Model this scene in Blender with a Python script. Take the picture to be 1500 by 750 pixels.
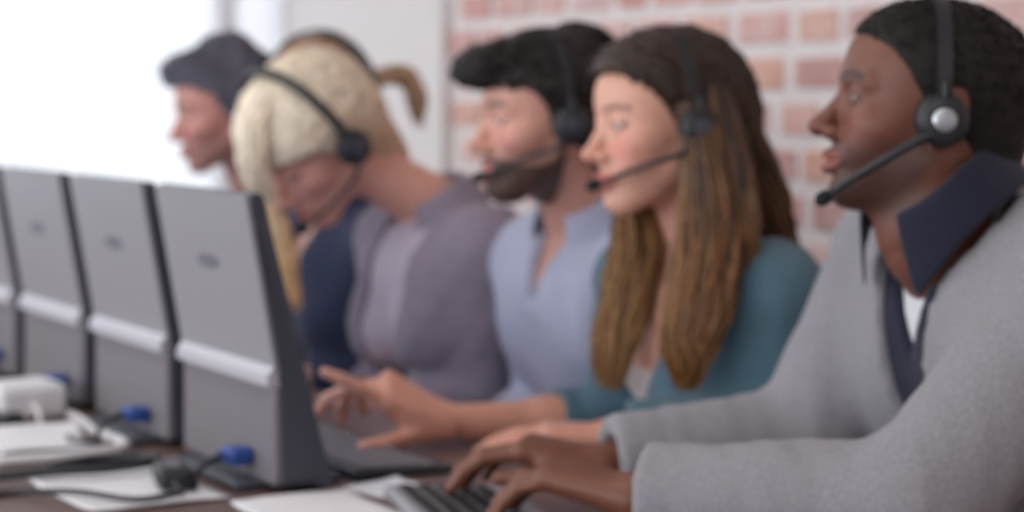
import bpy, math, random
import numpy as np
from mathutils import Matrix, Vector

for o in list(bpy.data.objects):
    bpy.data.objects.remove(o, do_unlink=True)
scene = bpy.context.scene
COL = scene.collection
rng = np.random.RandomState(7)
random.seed(7)

# ------------------------------------------------------------------ camera
FPX = 3000.0                       # focal length in pixels of the 1500 px wide frame
YAW = math.atan(1680.0 / FPX)      # the row of desks runs along world +Y
CAM = np.array([0.0, 0.0, 1.20])
FWD = np.array([math.sin(YAW), math.cos(YAW), 0.0])
RGT = np.array([math.cos(YAW), -math.sin(YAW), 0.0])
UP = np.array([0.0, 0.0, 1.0])
HORIZON = 144.0
cam_data = bpy.data.cameras.new('camera')
cam = bpy.data.objects.new('camera', cam_data)
COL.objects.link(cam)
cam.location = CAM
cam.rotation_euler = (math.pi / 2, 0, -YAW)
cam_data.sensor_width = 36
cam_data.lens = FPX / 1500 * 36
cam_data.shift_y = -(375 - HORIZON) / 1500
cam_data.clip_start = 0.05
cam_data.dof.use_dof = True
cam_data.dof.focus_distance = 1.5
cam_data.dof.aperture_fstop = 4.2
scene.camera = cam

# ------------------------------------------------------------------ world + exposure
world = bpy.data.worlds.new('overcast_sky')
scene.world = world
world.use_nodes = True
wb = world.node_tree.nodes['Background']
wb.inputs['Color'].default_value = (0.93, 0.96, 1.0, 1)
wb.inputs['Strength'].default_value = 2.9
vs = scene.view_settings
vs.view_transform = 'Standard'
vs.look = 'None'
vs.gamma = 1.0
vs.use_curve_mapping = False
vs.exposure = 0.38

def portal(name, loc, rot, sx, sy):
    l = bpy.data.lights.new(name, 'AREA')
    l.shape = 'RECTANGLE'; l.size = sx; l.size_y = sy
    l.cycles.is_portal = True
    o = bpy.data.objects.new(name, l); COL.objects.link(o)
    o.location = loc; o.rotation_euler = rot
    return o
portal('daylight_portal', (-2.42, 2.4, 1.65), (0, -math.pi / 2, 0), 1.9, 6.4)
portal('daylight_portal', (0.1, 5.66, 1.7), (-math.pi / 2, 0, 0), 4.6, 1.9)

# ------------------------------------------------------------------ small helpers
def P(px, py, z):
    """world point seen at photo pixel (px, py) at depth z along the view axis"""
    return CAM + FWD * z + RGT * ((px - 750) / FPX * z) + UP * (-(py - HORIZON) / FPX * z)

DESK_Z = 0.73
def D(px, py, h=0.0):
    """world point on the desk top (plus h) seen at photo pixel"""
    z = (CAM[2] - DESK_Z - h) * FPX / (py - HORIZON)
    return P(px, py, z)

def nrm(v):
    v = np.asarray(v, float)
    return v / (np.linalg.norm(v) + 1e-12)

def tag(o, label=None, cat=None, group=None, kind=None):
    if label: o['label'] = label
    if cat: o['category'] = cat
    if group: o['group'] = group
    if kind: o['kind'] = kind
    return o

def empty(name, loc, label=None, cat=None, group=None):
    o = bpy.data.objects.new(name, None)
    o.empty_display_size = 0.1
    COL.objects.link(o)
    o.location = loc
    return tag(o, label, cat, group)

def mesh_obj(name, verts, faces, mat, parent=None, smooth=True, col=None, base=None):
    """verts in world coordinates; stored relative to the parent thing's base"""
    verts = np.asarray(verts, np.float32).reshape(-1, 3)
    me = bpy.data.meshes.new(name)
    off = np.zeros(3)
    if base is not None:
        off = np.asarray(base, float)
    v = (verts - off).astype(np.float32)
    if isinstance(faces, np.ndarray) and faces.ndim == 2:
        n, k = faces.shape
        me.vertices.add(len(v)); me.vertices.foreach_set('co', v.ravel())
        me.loops.add(n * k); me.loops.foreach_set('vertex_index', faces.astype(np.int32).ravel())
        me.polygons.add(n)
        me.polygons.foreach_set('loop_start', np.arange(0, n * k, k, dtype=np.int32))
        me.polygons.foreach_set('loop_total', np.full(n, k, dtype=np.int32))
        me.update(calc_edges=True)
    else:
        me.from_pydata(v.tolist(), [], [list(map(int, f)) for f in faces])
        me.update()
    me.validate()
    me.polygons.foreach_set('use_smooth', np.full(len(me.polygons), smooth))
    if col is not None:
        a = me.color_attributes.new('Col', 'FLOAT_COLOR', 'POINT')
        c = np.ones((len(v), 4), np.float32); c[:, :3] = col
        a.data.foreach_set('color', c.ravel())
    me.materials.append(mat)
    o = bpy.data.objects.new(name, me)
    COL.objects.link(o)
    if parent is not None:
        o.parent = parent
    elif base is not None:
        o.location = off
    return o

class MB:
    """collects simple shapes (world coordinates) into one mesh"""
    def __init__(self):
        self.v = []; self.f = []
    def add(self, v, f):
        b = len(self.v)
        self.v += [tuple(map(float, p)) for p in v]
        self.f += [[i + b for i in q] for q in f]
        return self
    def box(self, lo, hi, M=None, bev=0.0):
        lo = np.array(lo, float); hi = np.array(hi, float)
        if bev <= 0:
            v = np.array([[x, y, z] for x in (lo[0], hi[0]) for y in (lo[1], hi[1]) for z in (lo[2], hi[2])])
            f = [[0, 1, 3, 2], [4, 6, 7, 5], [0, 4, 5, 1], [2, 3, 7, 6], [0, 2, 6, 4], [1, 5, 7, 3]]
        else:
            b = min(bev, *(0.49 * (hi - lo)))
            v = []; idx = {}
            for sx in (0, 1):
                for sy in (0, 1):
                    for sz in (0, 1):
                        c = np.array([(lo, hi)[sx][0], (lo, hi)[sy][1], (lo, hi)[sz][2]])
                        inn = np.array([b * (1 - 2 * sx), b * (1 - 2 * sy), b * (1 - 2 * sz)])
                        for a in range(3):
                            p = c + inn; p[a] = c[a]
                            idx[(sx, sy, sz, a)] = len(v); v.append(p)
            f = []
            for a in range(3):
                u, w = [(1, 2), (2, 0), (0, 1)][a]
                for s in (0, 1):
                    q = []
                    for (su, sw) in ((0, 0), (1, 0), (1, 1), (0, 1)):
                        k = [0, 0, 0]; k[a] = s; k[u] = su; k[w] = sw
                        q.append(idx[(k[0], k[1], k[2], a)])
                    f.append(q if s else q[::-1])
            for a in range(3):                      # edges along axis a
                u, w = [(1, 2), (2, 0), (0, 1)][a]
                for su in (0, 1):
                    for sw in (0, 1):
                        k0 = [0, 0, 0]; k1 = [0, 0, 0]; k1[a] = 1
                        k0[u] = k1[u] = su; k0[w] = k1[w] = sw
                        q = [idx[(*k0, u)], idx[(*k1, u)], idx[(*k1, w)], idx[(*k0, w)]]
                        f.append(q if (su + sw) % 2 == 1 else q[::-1])
            for sx in (0, 1):
                for sy in (0, 1):
                    for sz in (0, 1):
                        q = [idx[(sx, sy, sz, a)] for a in range(3)]
                        f.append(q if (sx + sy + sz) % 2 == 1 else q[::-1])
            v = np.array(v)
        if M is not None:
            v = v @ M[:3, :3].T + M[:3, 3]
        return self.add(v, f)
    def prism(self, poly, y0, y1):
        """polygon in (x, z) extruded along world y"""
        n = len(poly)
        v = [(x, y0, z) for x, z in poly] + [(x, y1, z) for x, z in poly]
        f = [list(range(n))[::-1], list(range(n, 2 * n))]
        f += [[i, (i + 1) % n, n + (i + 1) % n, n + i] for i in range(n)]
        f = [q[::-1] for q in f]
        return self.add(v, f)
    def tube(self, pts, r, sides=8, cap=True):
        pts = np.asarray(pts, float); n = len(pts)
        r = np.full(n, r) if np.isscalar(r) else np.asarray(r)
        T = np.gradient(pts, axis=0)
        T /= np.linalg.norm(T, axis=1)[:, None] + 1e-9
        ref = np.array([0, 0, 1.0]) if abs(T[0][2]) < 0.9 else np.array([1.0, 0, 0])
        v = []; U = nrm(np.cross(T[0], ref))
        for i in range(n):
            U = nrm(U - T[i] * np.dot(U, T[i])); W = np.cross(T[i], U)
            for k in range(sides):
                a = 2 * math.pi * k / sides
                v.append(pts[i] + r[i] * (math.cos(a) * U + math.sin(a) * W))
        f = []
        for i in range(n - 1):
            for k in range(sides):
                k2 = (k + 1) % sides
                f.append([i * sides + k, i * sides + k2, (i + 1) * sides + k2, (i + 1) * sides + k])
        if cap:
            f.append(list(range(sides))[::-1]); f.append([(n - 1) * sides + k for k in range(sides)])
        return self.add(v, f)
    def lathe(self, prof, c, axis=(0, 0, 1), sides=24):
        """profile [(radius, height)] around axis through c"""
        ax = nrm(axis); ref = np.array([1.0, 0, 0]) if abs(ax[0]) < 0.9 else np.array([0, 1.0, 0])
        U = nrm(np.cross(ax, ref)); W = np.cross(ax, U)
        v = []
        for (r, h) in prof:
            for k in range(sides):
                a = 2 * math.pi * k / sides
                v.append(np.asarray(c) + ax * h + r * (math.cos(a) * U + math.sin(a) * W))
        f = []
        for i in range(len(prof) - 1):
            for k in range(sides):
                k2 = (k + 1) % sides
                f.append([i * sides + k, i * sides + k2, (i + 1) * sides + k2, (i + 1) * sides + k])
        f.append(list(range(sides))[::-1]); f.append([(len(prof) - 1) * sides + k for k in range(sides)])
        return self.add(v, f)
    def build(self, name, mat, parent=None, base=None, smooth=False, auto=None):
        o = mesh_obj(name, self.v, self.f, mat, parent, smooth, base=base)
        if auto:
            o.data.set_sharp_from_angle(angle=math.radians(auto))
        return o

def spline(pts, n=24):
    """Catmull-Rom through the points"""
    pts = np.asarray(pts, float)
    q = np.vstack([2 * pts[0] - pts[1], pts, 2 * pts[-1] - pts[-2]])
    out = []
    m = len(pts) - 1
    for s in np.linspace(0, m - 1e-6, n):
        i = int(s); t = s - i
        a, b, c, d = q[i], q[i + 1], q[i + 2], q[i + 3]
        out.append(0.5 * (2 * b + (c - a) * t + (2 * a - 5 * b + 4 * c - d) * t * t + (3 * b - a - 3 * c + d) * t ** 3))
    return np.array(out)

# ------------------------------------------------------------------ materials
def srgb(r, g, b):
    f = lambda c: (c / 255 / 12.92) if c / 255 <= 0.04045 else ((c / 255 + 0.055) / 1.055) ** 2.4
    return (f(r), f(g), f(b))

def mat(name, col, rough=0.5, metal=0.0, noise=0.0, nscale=40.0, bump=0.0, bscale=200.0, spec=0.5,
        sheen=0.0, sss=0.0, attr=False, stretch=None, coat=0.0, emis=None):
    m = bpy.data.materials.new(name); m.use_nodes = True
    nt = m.node_tree; N = nt.nodes; L = nt.links
    b = N['Principled BSDF']
    b.inputs['Roughness'].default_value = rough
    b.inputs['Metallic'].default_value = metal
    b.inputs['Specular IOR Level'].default_value = spec
    b.inputs['Sheen Weight'].default_value = sheen
    b.inputs['Coat Weight'].default_value = coat
    if sss:
        b.inputs['Subsurface Weight'].default_value = sss
        b.inputs['Subsurface Radius'].default_value = (0.010, 0.004, 0.002)
        b.inputs['Subsurface Scale'].default_value = 1.0
    if emis:
        b.inputs['Emission Color'].default_value = (*emis[:3], 1)
        b.inputs['Emission Strength'].default_value = emis[3]
    tc = N.new('ShaderNodeTexCoord')
    vec = tc.outputs['Object']
    if stretch:
        mp = N.new('ShaderNodeMapping'); mp.inputs['Scale'].default_value = stretch
        L.new(vec, mp.inputs['Vector']); vec = mp.outputs['Vector']
    src = None
    if attr:
        at = N.new('ShaderNodeAttribute'); at.attribute_name = 'Col'; src = at.outputs['Color']
    if noise > 0:
        nz = N.new('ShaderNodeTexNoise'); nz.inputs['Scale'].default_value = nscale
        nz.inputs['Detail'].default_value = 6
        L.new(vec, nz.inputs['Vector'])
        mr = N.new('ShaderNodeMapRange')
        mr.inputs['From Min'].default_value = 0.3; mr.inputs['From Max'].default_value = 0.7
        mr.inputs['To Min'].default_value = 1 - noise; mr.inputs['To Max'].default_value = 1 + noise
        L.new(nz.outputs['Fac'], mr.inputs['Value'])
        mx = N.new('ShaderNodeVectorMath'); mx.operation = 'MULTIPLY'
        if src is not None: L.new(src, mx.inputs[0])
        else: mx.inputs[0].default_value = col
        L.new(mr.outputs['Result'], mx.inputs[1])
        src = mx.outputs['Vector']
    if src is not None: L.new(src, b.inputs['Base Color'])
    else: b.inputs['Base Color'].default_value = (*col, 1)
    if bump > 0:
        nb = N.new('ShaderNodeTexNoise'); nb.inputs['Scale'].default_value = bscale
        nb.inputs['Detail'].default_value = 4
        L.new(vec, nb.inputs['Vector'])
        bp = N.new('ShaderNodeBump'); bp.inputs['Strength'].default_value = bump
        bp.inputs['Distance'].default_value = 0.004
        L.new(nb.outputs['Fac'], bp.inputs['Height'])
        L.new(bp.outputs['Normal'], b.inputs['Normal'])
    return m

M = {}
M['plaster'] = mat('plaster', srgb(228, 222, 220), 0.9, noise=0.02, nscale=3, bump=0.1, bscale=60)
M['mortar'] = mat('whitewashed_mortar', srgb(236, 228, 226), 0.95, noise=0.06, nscale=25, bump=0.6, bscale=120)
M['ceiling'] = mat('ceiling_paint', srgb(240, 240, 240), 0.95, noise=0.01, nscale=5)
M['floor'] = mat('floor_carpet', srgb(120, 118, 122), 0.95, noise=0.12, nscale=150, bump=0.3, bscale=400)
M['window_frame'] = mat('window_frame', srgb(240, 240, 244), 0.4, noise=0.01, nscale=10)
M['desk'] = mat('desk_wood', srgb(112, 88, 84), 0.35, noise=0.18, nscale=9, stretch=(1, 14, 1), bump=0.03, bscale=60)
M['desk_leg'] = mat('desk_metal', srgb(90, 92, 98), 0.35, metal=0.8)
M['silver'] = mat('silver_plastic', srgb(158, 156, 162), 0.42, metal=0.2, noise=0.03, nscale=300)
M['ridge'] = mat('ridge_plastic', srgb(192, 190, 198), 0.35, metal=0.2, noise=0.02, nscale=200)
M['grey_plastic'] = mat('grey_plastic', srgb(120, 115, 120), 0.5, metal=0.1, noise=0.03, nscale=300)
M['slate_badge'] = mat('slate_badge', srgb(110, 110, 120), 0.4, noise=0.02, nscale=200)
M['slate_plastic'] = mat('slate_plastic', srgb(68, 71, 82), 0.45, noise=0.03, nscale=200)
M['dark_plastic'] = mat('dark_plastic', srgb(38, 39, 44), 0.45, noise=0.04, nscale=200)
M['black_plastic'] = mat('black_plastic', srgb(24, 25, 29), 0.5, noise=0.05, nscale=200)
M['white_plastic'] = mat('white_plastic', srgb(232, 230, 232), 0.4, noise=0.02, nscale=100)
M['blue_plastic'] = mat('blue_plastic', srgb(42, 74, 150), 0.45, noise=0.04, nscale=200)
M['chrome'] = mat('brushed_metal', srgb(200, 205, 212), 0.3, metal=0.9, noise=0.03, nscale=300)
M['foam'] = mat('ear_foam', srgb(30, 31, 36), 0.95, noise=0.1, nscale=400, bump=0.4, bscale=600)
M['paper'] = mat('paper', srgb(235, 234, 238), 0.85, noise=0.01, nscale=30)
M['screen'] = mat('screen', srgb(60, 80, 120), 0.2, emis=(0.55, 0.7, 0.95, 0.8))
M['eye_white'] = mat('eye', (1, 1, 1), 0.15, attr=True, noise=0.01, nscale=100)
M['teeth'] = mat('teeth', srgb(238, 230, 218), 0.25, noise=0.02, nscale=200)
M['skin'] = mat('skin', (1, 1, 1), 0.48, attr=True, noise=0.05, nscale=60, bump=0.06, bscale=900, sss=0.12)
M['hair'] = mat('hair', (1, 1, 1), 0.42, attr=True, noise=0.22, nscale=60, bump=0.3, bscale=260, spec=0.4)
M['short_hair'] = mat('short_hair', (1, 1, 1), 0.6, attr=True, noise=0.15, nscale=90, bump=0.25, bscale=500, spec=0.3)
M['trousers'] = mat('trousers', srgb(44, 46, 58), 0.9, noise=0.1, nscale=300, bump=0.2, bscale=500)
M['shoe'] = mat('shoe_leather', srgb(34, 28, 26), 0.4, noise=0.1, nscale=80)
M['stool_fabric'] = mat('stool_fabric', srgb(52, 54, 62), 0.9, noise=0.1, nscale=300)
def cloth(name, rgb, noise=0.08, ns=350, bump=0.25, bs=700, sheen=0.15, rough=0.92):
    return mat(name, srgb(*rgb), rough, noise=noise, nscale=ns, bump=bump, bscale=bs, sheen=sheen)
M['grey_knit'] = cloth('grey_knit', (146, 143, 149), noise=0.16, ns=260, bump=0.5, bs=420)
M['navy_shirt'] = cloth('navy_shirt', (26, 28, 50))
M['white_tee'] = cloth('white_tee', (226, 226, 232))
M['teal_knit'] = cloth('teal_knit', (82, 112, 128), noise=0.12, ns=260, bump=0.4, bs=420)
M['cream_top'] = cloth('cream_top', (226, 216, 212))
M['blue_shirt'] = cloth('blue_shirt', (188, 191, 214))
M['mauve_knit'] = cloth('mauve_knit', (146, 134, 148), noise=0.1, ns=260)
M['lilac_blouse'] = cloth('lilac_blouse', (196, 184, 196))
M['navy_jacket'] = cloth('navy_jacket', (52, 58, 84))
M['pale_shirt'] = cloth('pale_shirt', (226, 226, 234))

def brick_mat():
    m = bpy.data.materials.new('painted_brick'); m.use_nodes = True
    nt = m.node_tree; N = nt.nodes; L = nt.links; b = N['Principled BSDF']
    b.inputs['Roughness'].default_value = 0.9
    oi = N.new('ShaderNodeObjectInfo'); cr = N.new('ShaderNodeValToRGB')
    e = cr.color_ramp.elements
    cols = [(0.0, (214, 152, 138)), (0.2, (228, 178, 156)), (0.4, (222, 174, 168)), (0.6, (204, 144, 136)),
            (0.8, (230, 200, 194)), (1.0, (192, 138, 132))]
    e[0].position = 0; e[0].color = (*srgb(*cols[0][1]), 1)
    e[1].position = 1; e[1].color = (*srgb(*cols[-1][1]), 1)
    for p, c in cols[1:-1]:
        n = e.new(p); n.color = (*srgb(*c), 1)
    L.new(oi.outputs['Random'], cr.inputs['Fac'])
    tc = N.new('ShaderNodeNewGeometry')
    nz = N.new('ShaderNodeTexNoise'); nz.inputs['Scale'].default_value = 14; nz.inputs['Detail'].default_value = 8
    L.new(tc.outputs['Position'], nz.inputs['Vector'])
    mr = N.new('ShaderNodeMapRange'); mr.inputs['From Min'].default_value = 0.36; mr.inputs['From Max'].default_value = 0.72
    mr.inputs['To Max'].default_value = 0.5
    L.new(nz.outputs['Fac'], mr.inputs['Value'])
    mx = N.new('ShaderNodeMix'); mx.data_type = 'RGBA'
    L.new(mr.outputs['Result'], mx.inputs['Factor']); L.new(cr.outputs['Color'], mx.inputs[6])
    mx.inputs[7].default_value = (*srgb(230, 214, 210), 1)
    L.new(mx.outputs[2], b.inputs['Base Color'])
    n2 = N.new('ShaderNodeTexNoise'); n2.inputs['Scale'].default_value = 90; n2.inputs['Detail'].default_value = 6
    L.new(tc.outputs['Position'], n2.inputs['Vector'])
    bp = N.new('ShaderNodeBump'); bp.inputs['Strength'].default_value = 0.6; bp.inputs['Distance'].default_value = 0.006
    L.new(n2.outputs['Fac'], bp.inputs['Height']); L.new(bp.outputs['Normal'], b.inputs['Normal'])
    return m
M['brick'] = brick_mat()

def frosted():  # frosting and grey tint added to smooth and dim the sky behind
    m = bpy.data.materials.new('frosted_glass'); m.use_nodes = True
    nt = m.node_tree; N = nt.nodes; L = nt.links
    N.remove(N['Principled BSDF'])
    out = N['Material Output']
    t = N.new('ShaderNodeBsdfTransparent'); t.inputs['Color'].default_value = (0.70, 0.70, 0.71, 1)
    d = N.new('ShaderNodeBsdfTranslucent'); d.inputs['Color'].default_value = (0.66, 0.662, 0.67, 1)
    g = N.new('ShaderNodeBsdfGlossy'); g.inputs['Roughness'].default_value = 0.15
    a = N.new('ShaderNodeMixShader'); a.inputs[0].default_value = 0.55
    L.new(t.outputs[0], a.inputs[1]); L.new(d.outputs[0], a.inputs[2])
    b = N.new('ShaderNodeMixShader'); b.inputs[0].default_value = 0.04
    L.new(a.outputs[0], b.inputs[1]); L.new(g.outputs[0], b.inputs[2])
    L.new(b.outputs[0], out.inputs['Surface'])
    nz = N.new('ShaderNodeTexNoise'); nz.inputs['Scale'].default_value = 30
    mr = N.new('ShaderNodeMapRange'); mr.inputs['To Min'].default_value = 0.76; mr.inputs['To Max'].default_value = 0.84
    L.new(nz.outputs['Fac'], mr.inputs['Value']); L.new(mr.outputs['Result'], a.inputs[0])
    return m
M['frosted'] = frosted()
def clear_glass():
    m = bpy.data.materials.new('window_glass'); m.use_nodes = True
    nt = m.node_tree; N = nt.nodes; L = nt.links
    N.remove(N['Principled BSDF'])
    t = N.new('ShaderNodeBsdfTransparent'); g = N.new('ShaderNodeBsdfGlossy'); g.inputs['Roughness'].default_value = 0.02
    fr = N.new('ShaderNodeFresnel'); fr.inputs['IOR'].default_value = 1.45
    a = N.new('ShaderNodeMixShader')
    L.new(fr.outputs[0], a.inputs[0]); L.new(t.outputs[0], a.inputs[1]); L.new(g.outputs[0], a.inputs[2])
    L.new(a.outputs[0], N['Material Output'].inputs['Surface'])
    return m
M['glass'] = clear_glass()

# ------------------------------------------------------------------ room shell
WX = 2.447          # brick wall plane
WY = 4.685           # where brick ends and plaster begins
EY = 5.68           # end wall with the window
H = 2.7
LX = -2.4
def struct(name, mb, m, **kw):
    o = mb.build(name, m, base=(0, 0, 0), **kw); o['kind'] = 'structure'; return o
fl = struct('floor', MB().box((LX - 0.2, -1.2, -0.1), (WX + 0.2, EY + 0.2, 0)), M['floor'])
struct('ceiling', MB().box((LX - 0.2, -1.2, H), (WX + 0.2, EY + 0.2, H + 0.1)), M['ceiling'])
wall_right = struct('wall_right', MB().box((WX, -1.2, 0), (WX + 0.2, WY, H)), M['mortar'])
struct('wall_right_plaster', MB().box((WX - 0.03, WY, 0), (WX + 0.2, EY + 0.2, H)), M['plaster'])
struct('baseboard_right', MB().box((WX - 0.045, WY, 0), (WX - 0.03, EY, 0.1)), M['window_frame'])
# end wall: low sill wall, lintel, window
SILL, HEAD = 0.62, 2.5
eb = MB()
eb.box((LX, EY, 0), (WX - 0.03, EY + 0.2, SILL)); eb.box((LX, EY, HEAD), (WX - 0.03, EY + 0.2, H))
eb.box((LX, EY, SILL), (LX + 0.15, EY + 0.2, HEAD))
struct('wall_end', eb, M['plaster'])
struct('trim_1', MB().box((LX + 0.15, EY - 0.06, SILL - 0.03), (WX - 0.03, EY + 0.02, SILL)), M['window_frame'])
win = empty('window_1', (0, EY, SILL)); win['kind'] = 'structure'
xs = [LX + 0.15, -1.0, 0.6, 2.225, WX - 0.03]
fb = MB()
fb.box((xs[0], EY + 0.02, SILL), (xs[-1], EY + 0.08, SILL + 0.05)); fb.box((xs[0], EY + 0.02, HEAD - 0.05), (xs[-1], EY + 0.08, HEAD))
fb.box((xs[-1] - 0.012, EY + 0.02, SILL), (xs[-1], EY + 0.08, HEAD))
fb.build('window_frame', M['window_frame'], win, base=(0, EY, SILL))
for x in xs[1:-1]:
    MB().box((x - 0.028, EY + 0.015, SILL + 0.05), (x + 0.028, EY + 0.085, HEAD - 0.05), bev=0.004).build('mullion', M['window_frame'], win, base=(0, EY, SILL))
for a, b in zip(xs[:-1], xs[1:]):
    MB().box((a, EY + 0.045, SILL + 0.05), (b, EY + 0.051, HEAD - 0.05)).build('pane', M['frosted'], win, base=(0, EY, SILL))
struct('wall_near', MB().box((LX - 0.2, -1.4, 0), (WX + 0.2, -1.2, H)), M['plaster'])  # unseen wall behind the camera, added to cut fill light
# left wall with a long window band, daylight for the faces
lb = MB()
lb.box((LX - 0.2, -1.2, 0), (LX, EY, 0.6)); lb.box((LX - 0.2, -1.2, 2.6), (LX, EY, H))
struct('wall_left', lb, M['plaster'])
wl = empty('window_2', (LX, 0, 0.6)); wl['kind'] = 'structure'
for y in np.linspace(-1.17, EY - 0.03, 6):
    MB().box((LX - 0.1, y - 0.03, 0.6), (LX - 0.04, y + 0.03, 2.6)).build('mullion', M['window_frame'], wl, base=(LX, 0, 0.6))
ys = np.linspace(-1.17, EY - 0.03, 6)
for a, b in zip(ys[:-1], ys[1:]):
    MB().box((LX - 0.075, a + 0.03, 0.6), (LX - 0.07, b - 0.03, 2.6)).build('pane', M['glass'], wl, base=(LX, 0, 0.6))
# pale paving outside
struct('ground_outside', MB().box((-30, EY + 0.2, -0.3), (30, 60, -0.2)),
       mat('pale_paving', srgb(180, 180, 184), 0.9, noise=0.05, nscale=2))

# bricks: whitewashed, deep pale joints
def build_bricks():
    course = 0.0905; bh = 0.060; joint = 0.036
    lens = [0.150, 0.118, 0.165, 0.135]
    r = np.random.RandomState(3)
    meshes = []
    for k, L_ in enumerate(lens):
        for q in range(2):
            mb = MB().box((-0.010, -L_ / 2, -bh / 2), (0.008, L_ / 2, bh / 2), bev=0.005)
            v = np.array(mb.v) + r.normal(0, 0.0014, (len(mb.v), 3))
            me = bpy.data.meshes.new('brick'); me.from_pydata(v.tolist(), [], mb.f); me.update()
            me.materials.append(M['brick']); meshes.append((L_, me))
    allb = []
    nrow = int(H / course)
    z0 = CAM[2] - (242 - HORIZON) / 67.6 * course      # a course centre seen at y = 242
    z0 -= math.floor(z0 / course) * course
    for i in range(nrow + 1):
        z = z0 + i * course
        if z < bh / 2 or z > H - bh / 2: continue
        y = WY - 0.012
        if i % 2: y -= 0.05
        while y > -1.1:
            L_, me = meshes[r.randint(len(meshes))]
            yc = y - L_ / 2
            if yc - L_ / 2 < -1.19: break
            allb.append((yc, z, me)); y -= L_ + joint + r.uniform(-0.006, 0.006)
    def key(b):
        return abs(b[0] - 3.6) / 1.5 + abs(b[1] - 1.1) / 0.55
    vis = [b for b in allb if 2.3 < b[0] < WY and 0.55 < b[1] < 1.62]
    oth = sorted([b for b in allb if not (2.3 < b[0] < WY and 0.55 < b[1] < 1.62)], key=key)
    n = 300
    for (yc, z, me) in (vis + oth)[:n]:
        o = bpy.data.objects.new('brick', me); COL.objects.link(o); o.parent = wall_right
        o.location = (WX + r.uniform(-0.003, 0.003), yc, z); o.rotation_euler = (r.uniform(-.012, .012), 0, r.uniform(-.01, .01))
    rest = MB()
    for (yc, z, me) in (vis + oth)[n:]:
        rest.add([(v.co.x + WX, v.co.y + yc, v.co.z + z) for v in me.vertices], [list(p.vertices) for p in me.polygons])
    o = rest.build('brickwork', M['brick'], wall_right, base=(0, 0, 0)); o['kind'] = 'stuff'
build_bricks()

# unseen ceiling lamps, added above the frame to light the people
fill_lamp_m = mat('lamp_diffuser', (1, 1, 1), 0.5, emis=(1.0, 0.95, 0.9, 8.0))
FILL_LAMPS = ['square white ceiling light panel above the near end of the desk', 'square white ceiling light panel over the monitors in the middle of the desk', 'square white ceiling light panel next to the frosted end window']
for i, y in enumerate((0.4, 2.6, 4.8)):
    t = empty('ceiling_light', (0.2, y, H), FILL_LAMPS[i], 'ceiling light', 'ceiling lights above the desk row')
    MB().box((-0.1, y - 0.3, H - 0.03), (0.5, y + 0.3, H - 0.001), bev=0.006).build('frame', M['white_plastic'], t, base=(0.2, y, H))
    MB().box((-0.07, y - 0.27, H - 0.036), (0.47, y + 0.27, H - 0.0305)).build('diffuser', fill_lamp_m, t, base=(0.2, y, H))

# ------------------------------------------------------------------ desk
DX0, DX1, DY0, DY1 = 0.28, 1.34, 0.9, 4.7
desk = empty('desk', (0.8, 2.8, 0), 'long brown wooden desk shared by the headset wearers', 'desk')
B = (0.8, 2.8, 0)
MB().box((DX0, DY0, DESK_Z - 0.035), (DX1, DY1, DESK_Z), bev=0.004).build('desk_top', M['desk'], desk, base=B)
for x in (DX0 + 0.06, DX1 - 0.14):
    for y in (DY0 + 0.08, 2.02, 3.33, DY1 - 0.08):
        MB().box((x - 0.025, y - 0.025, 0), (x + 0.025, y + 0.025, DESK_Z - 0.035), bev=0.004).build('leg', M['desk_leg'], desk, base=B)
MB().box((DX0 + 0.05, DY0 + 0.1, 0.30), (DX0 + 0.07, DY1 - 0.1, DESK_Z - 0.035)).build('modesty_panel', M['grey_plastic'], desk, base=B)


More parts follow.
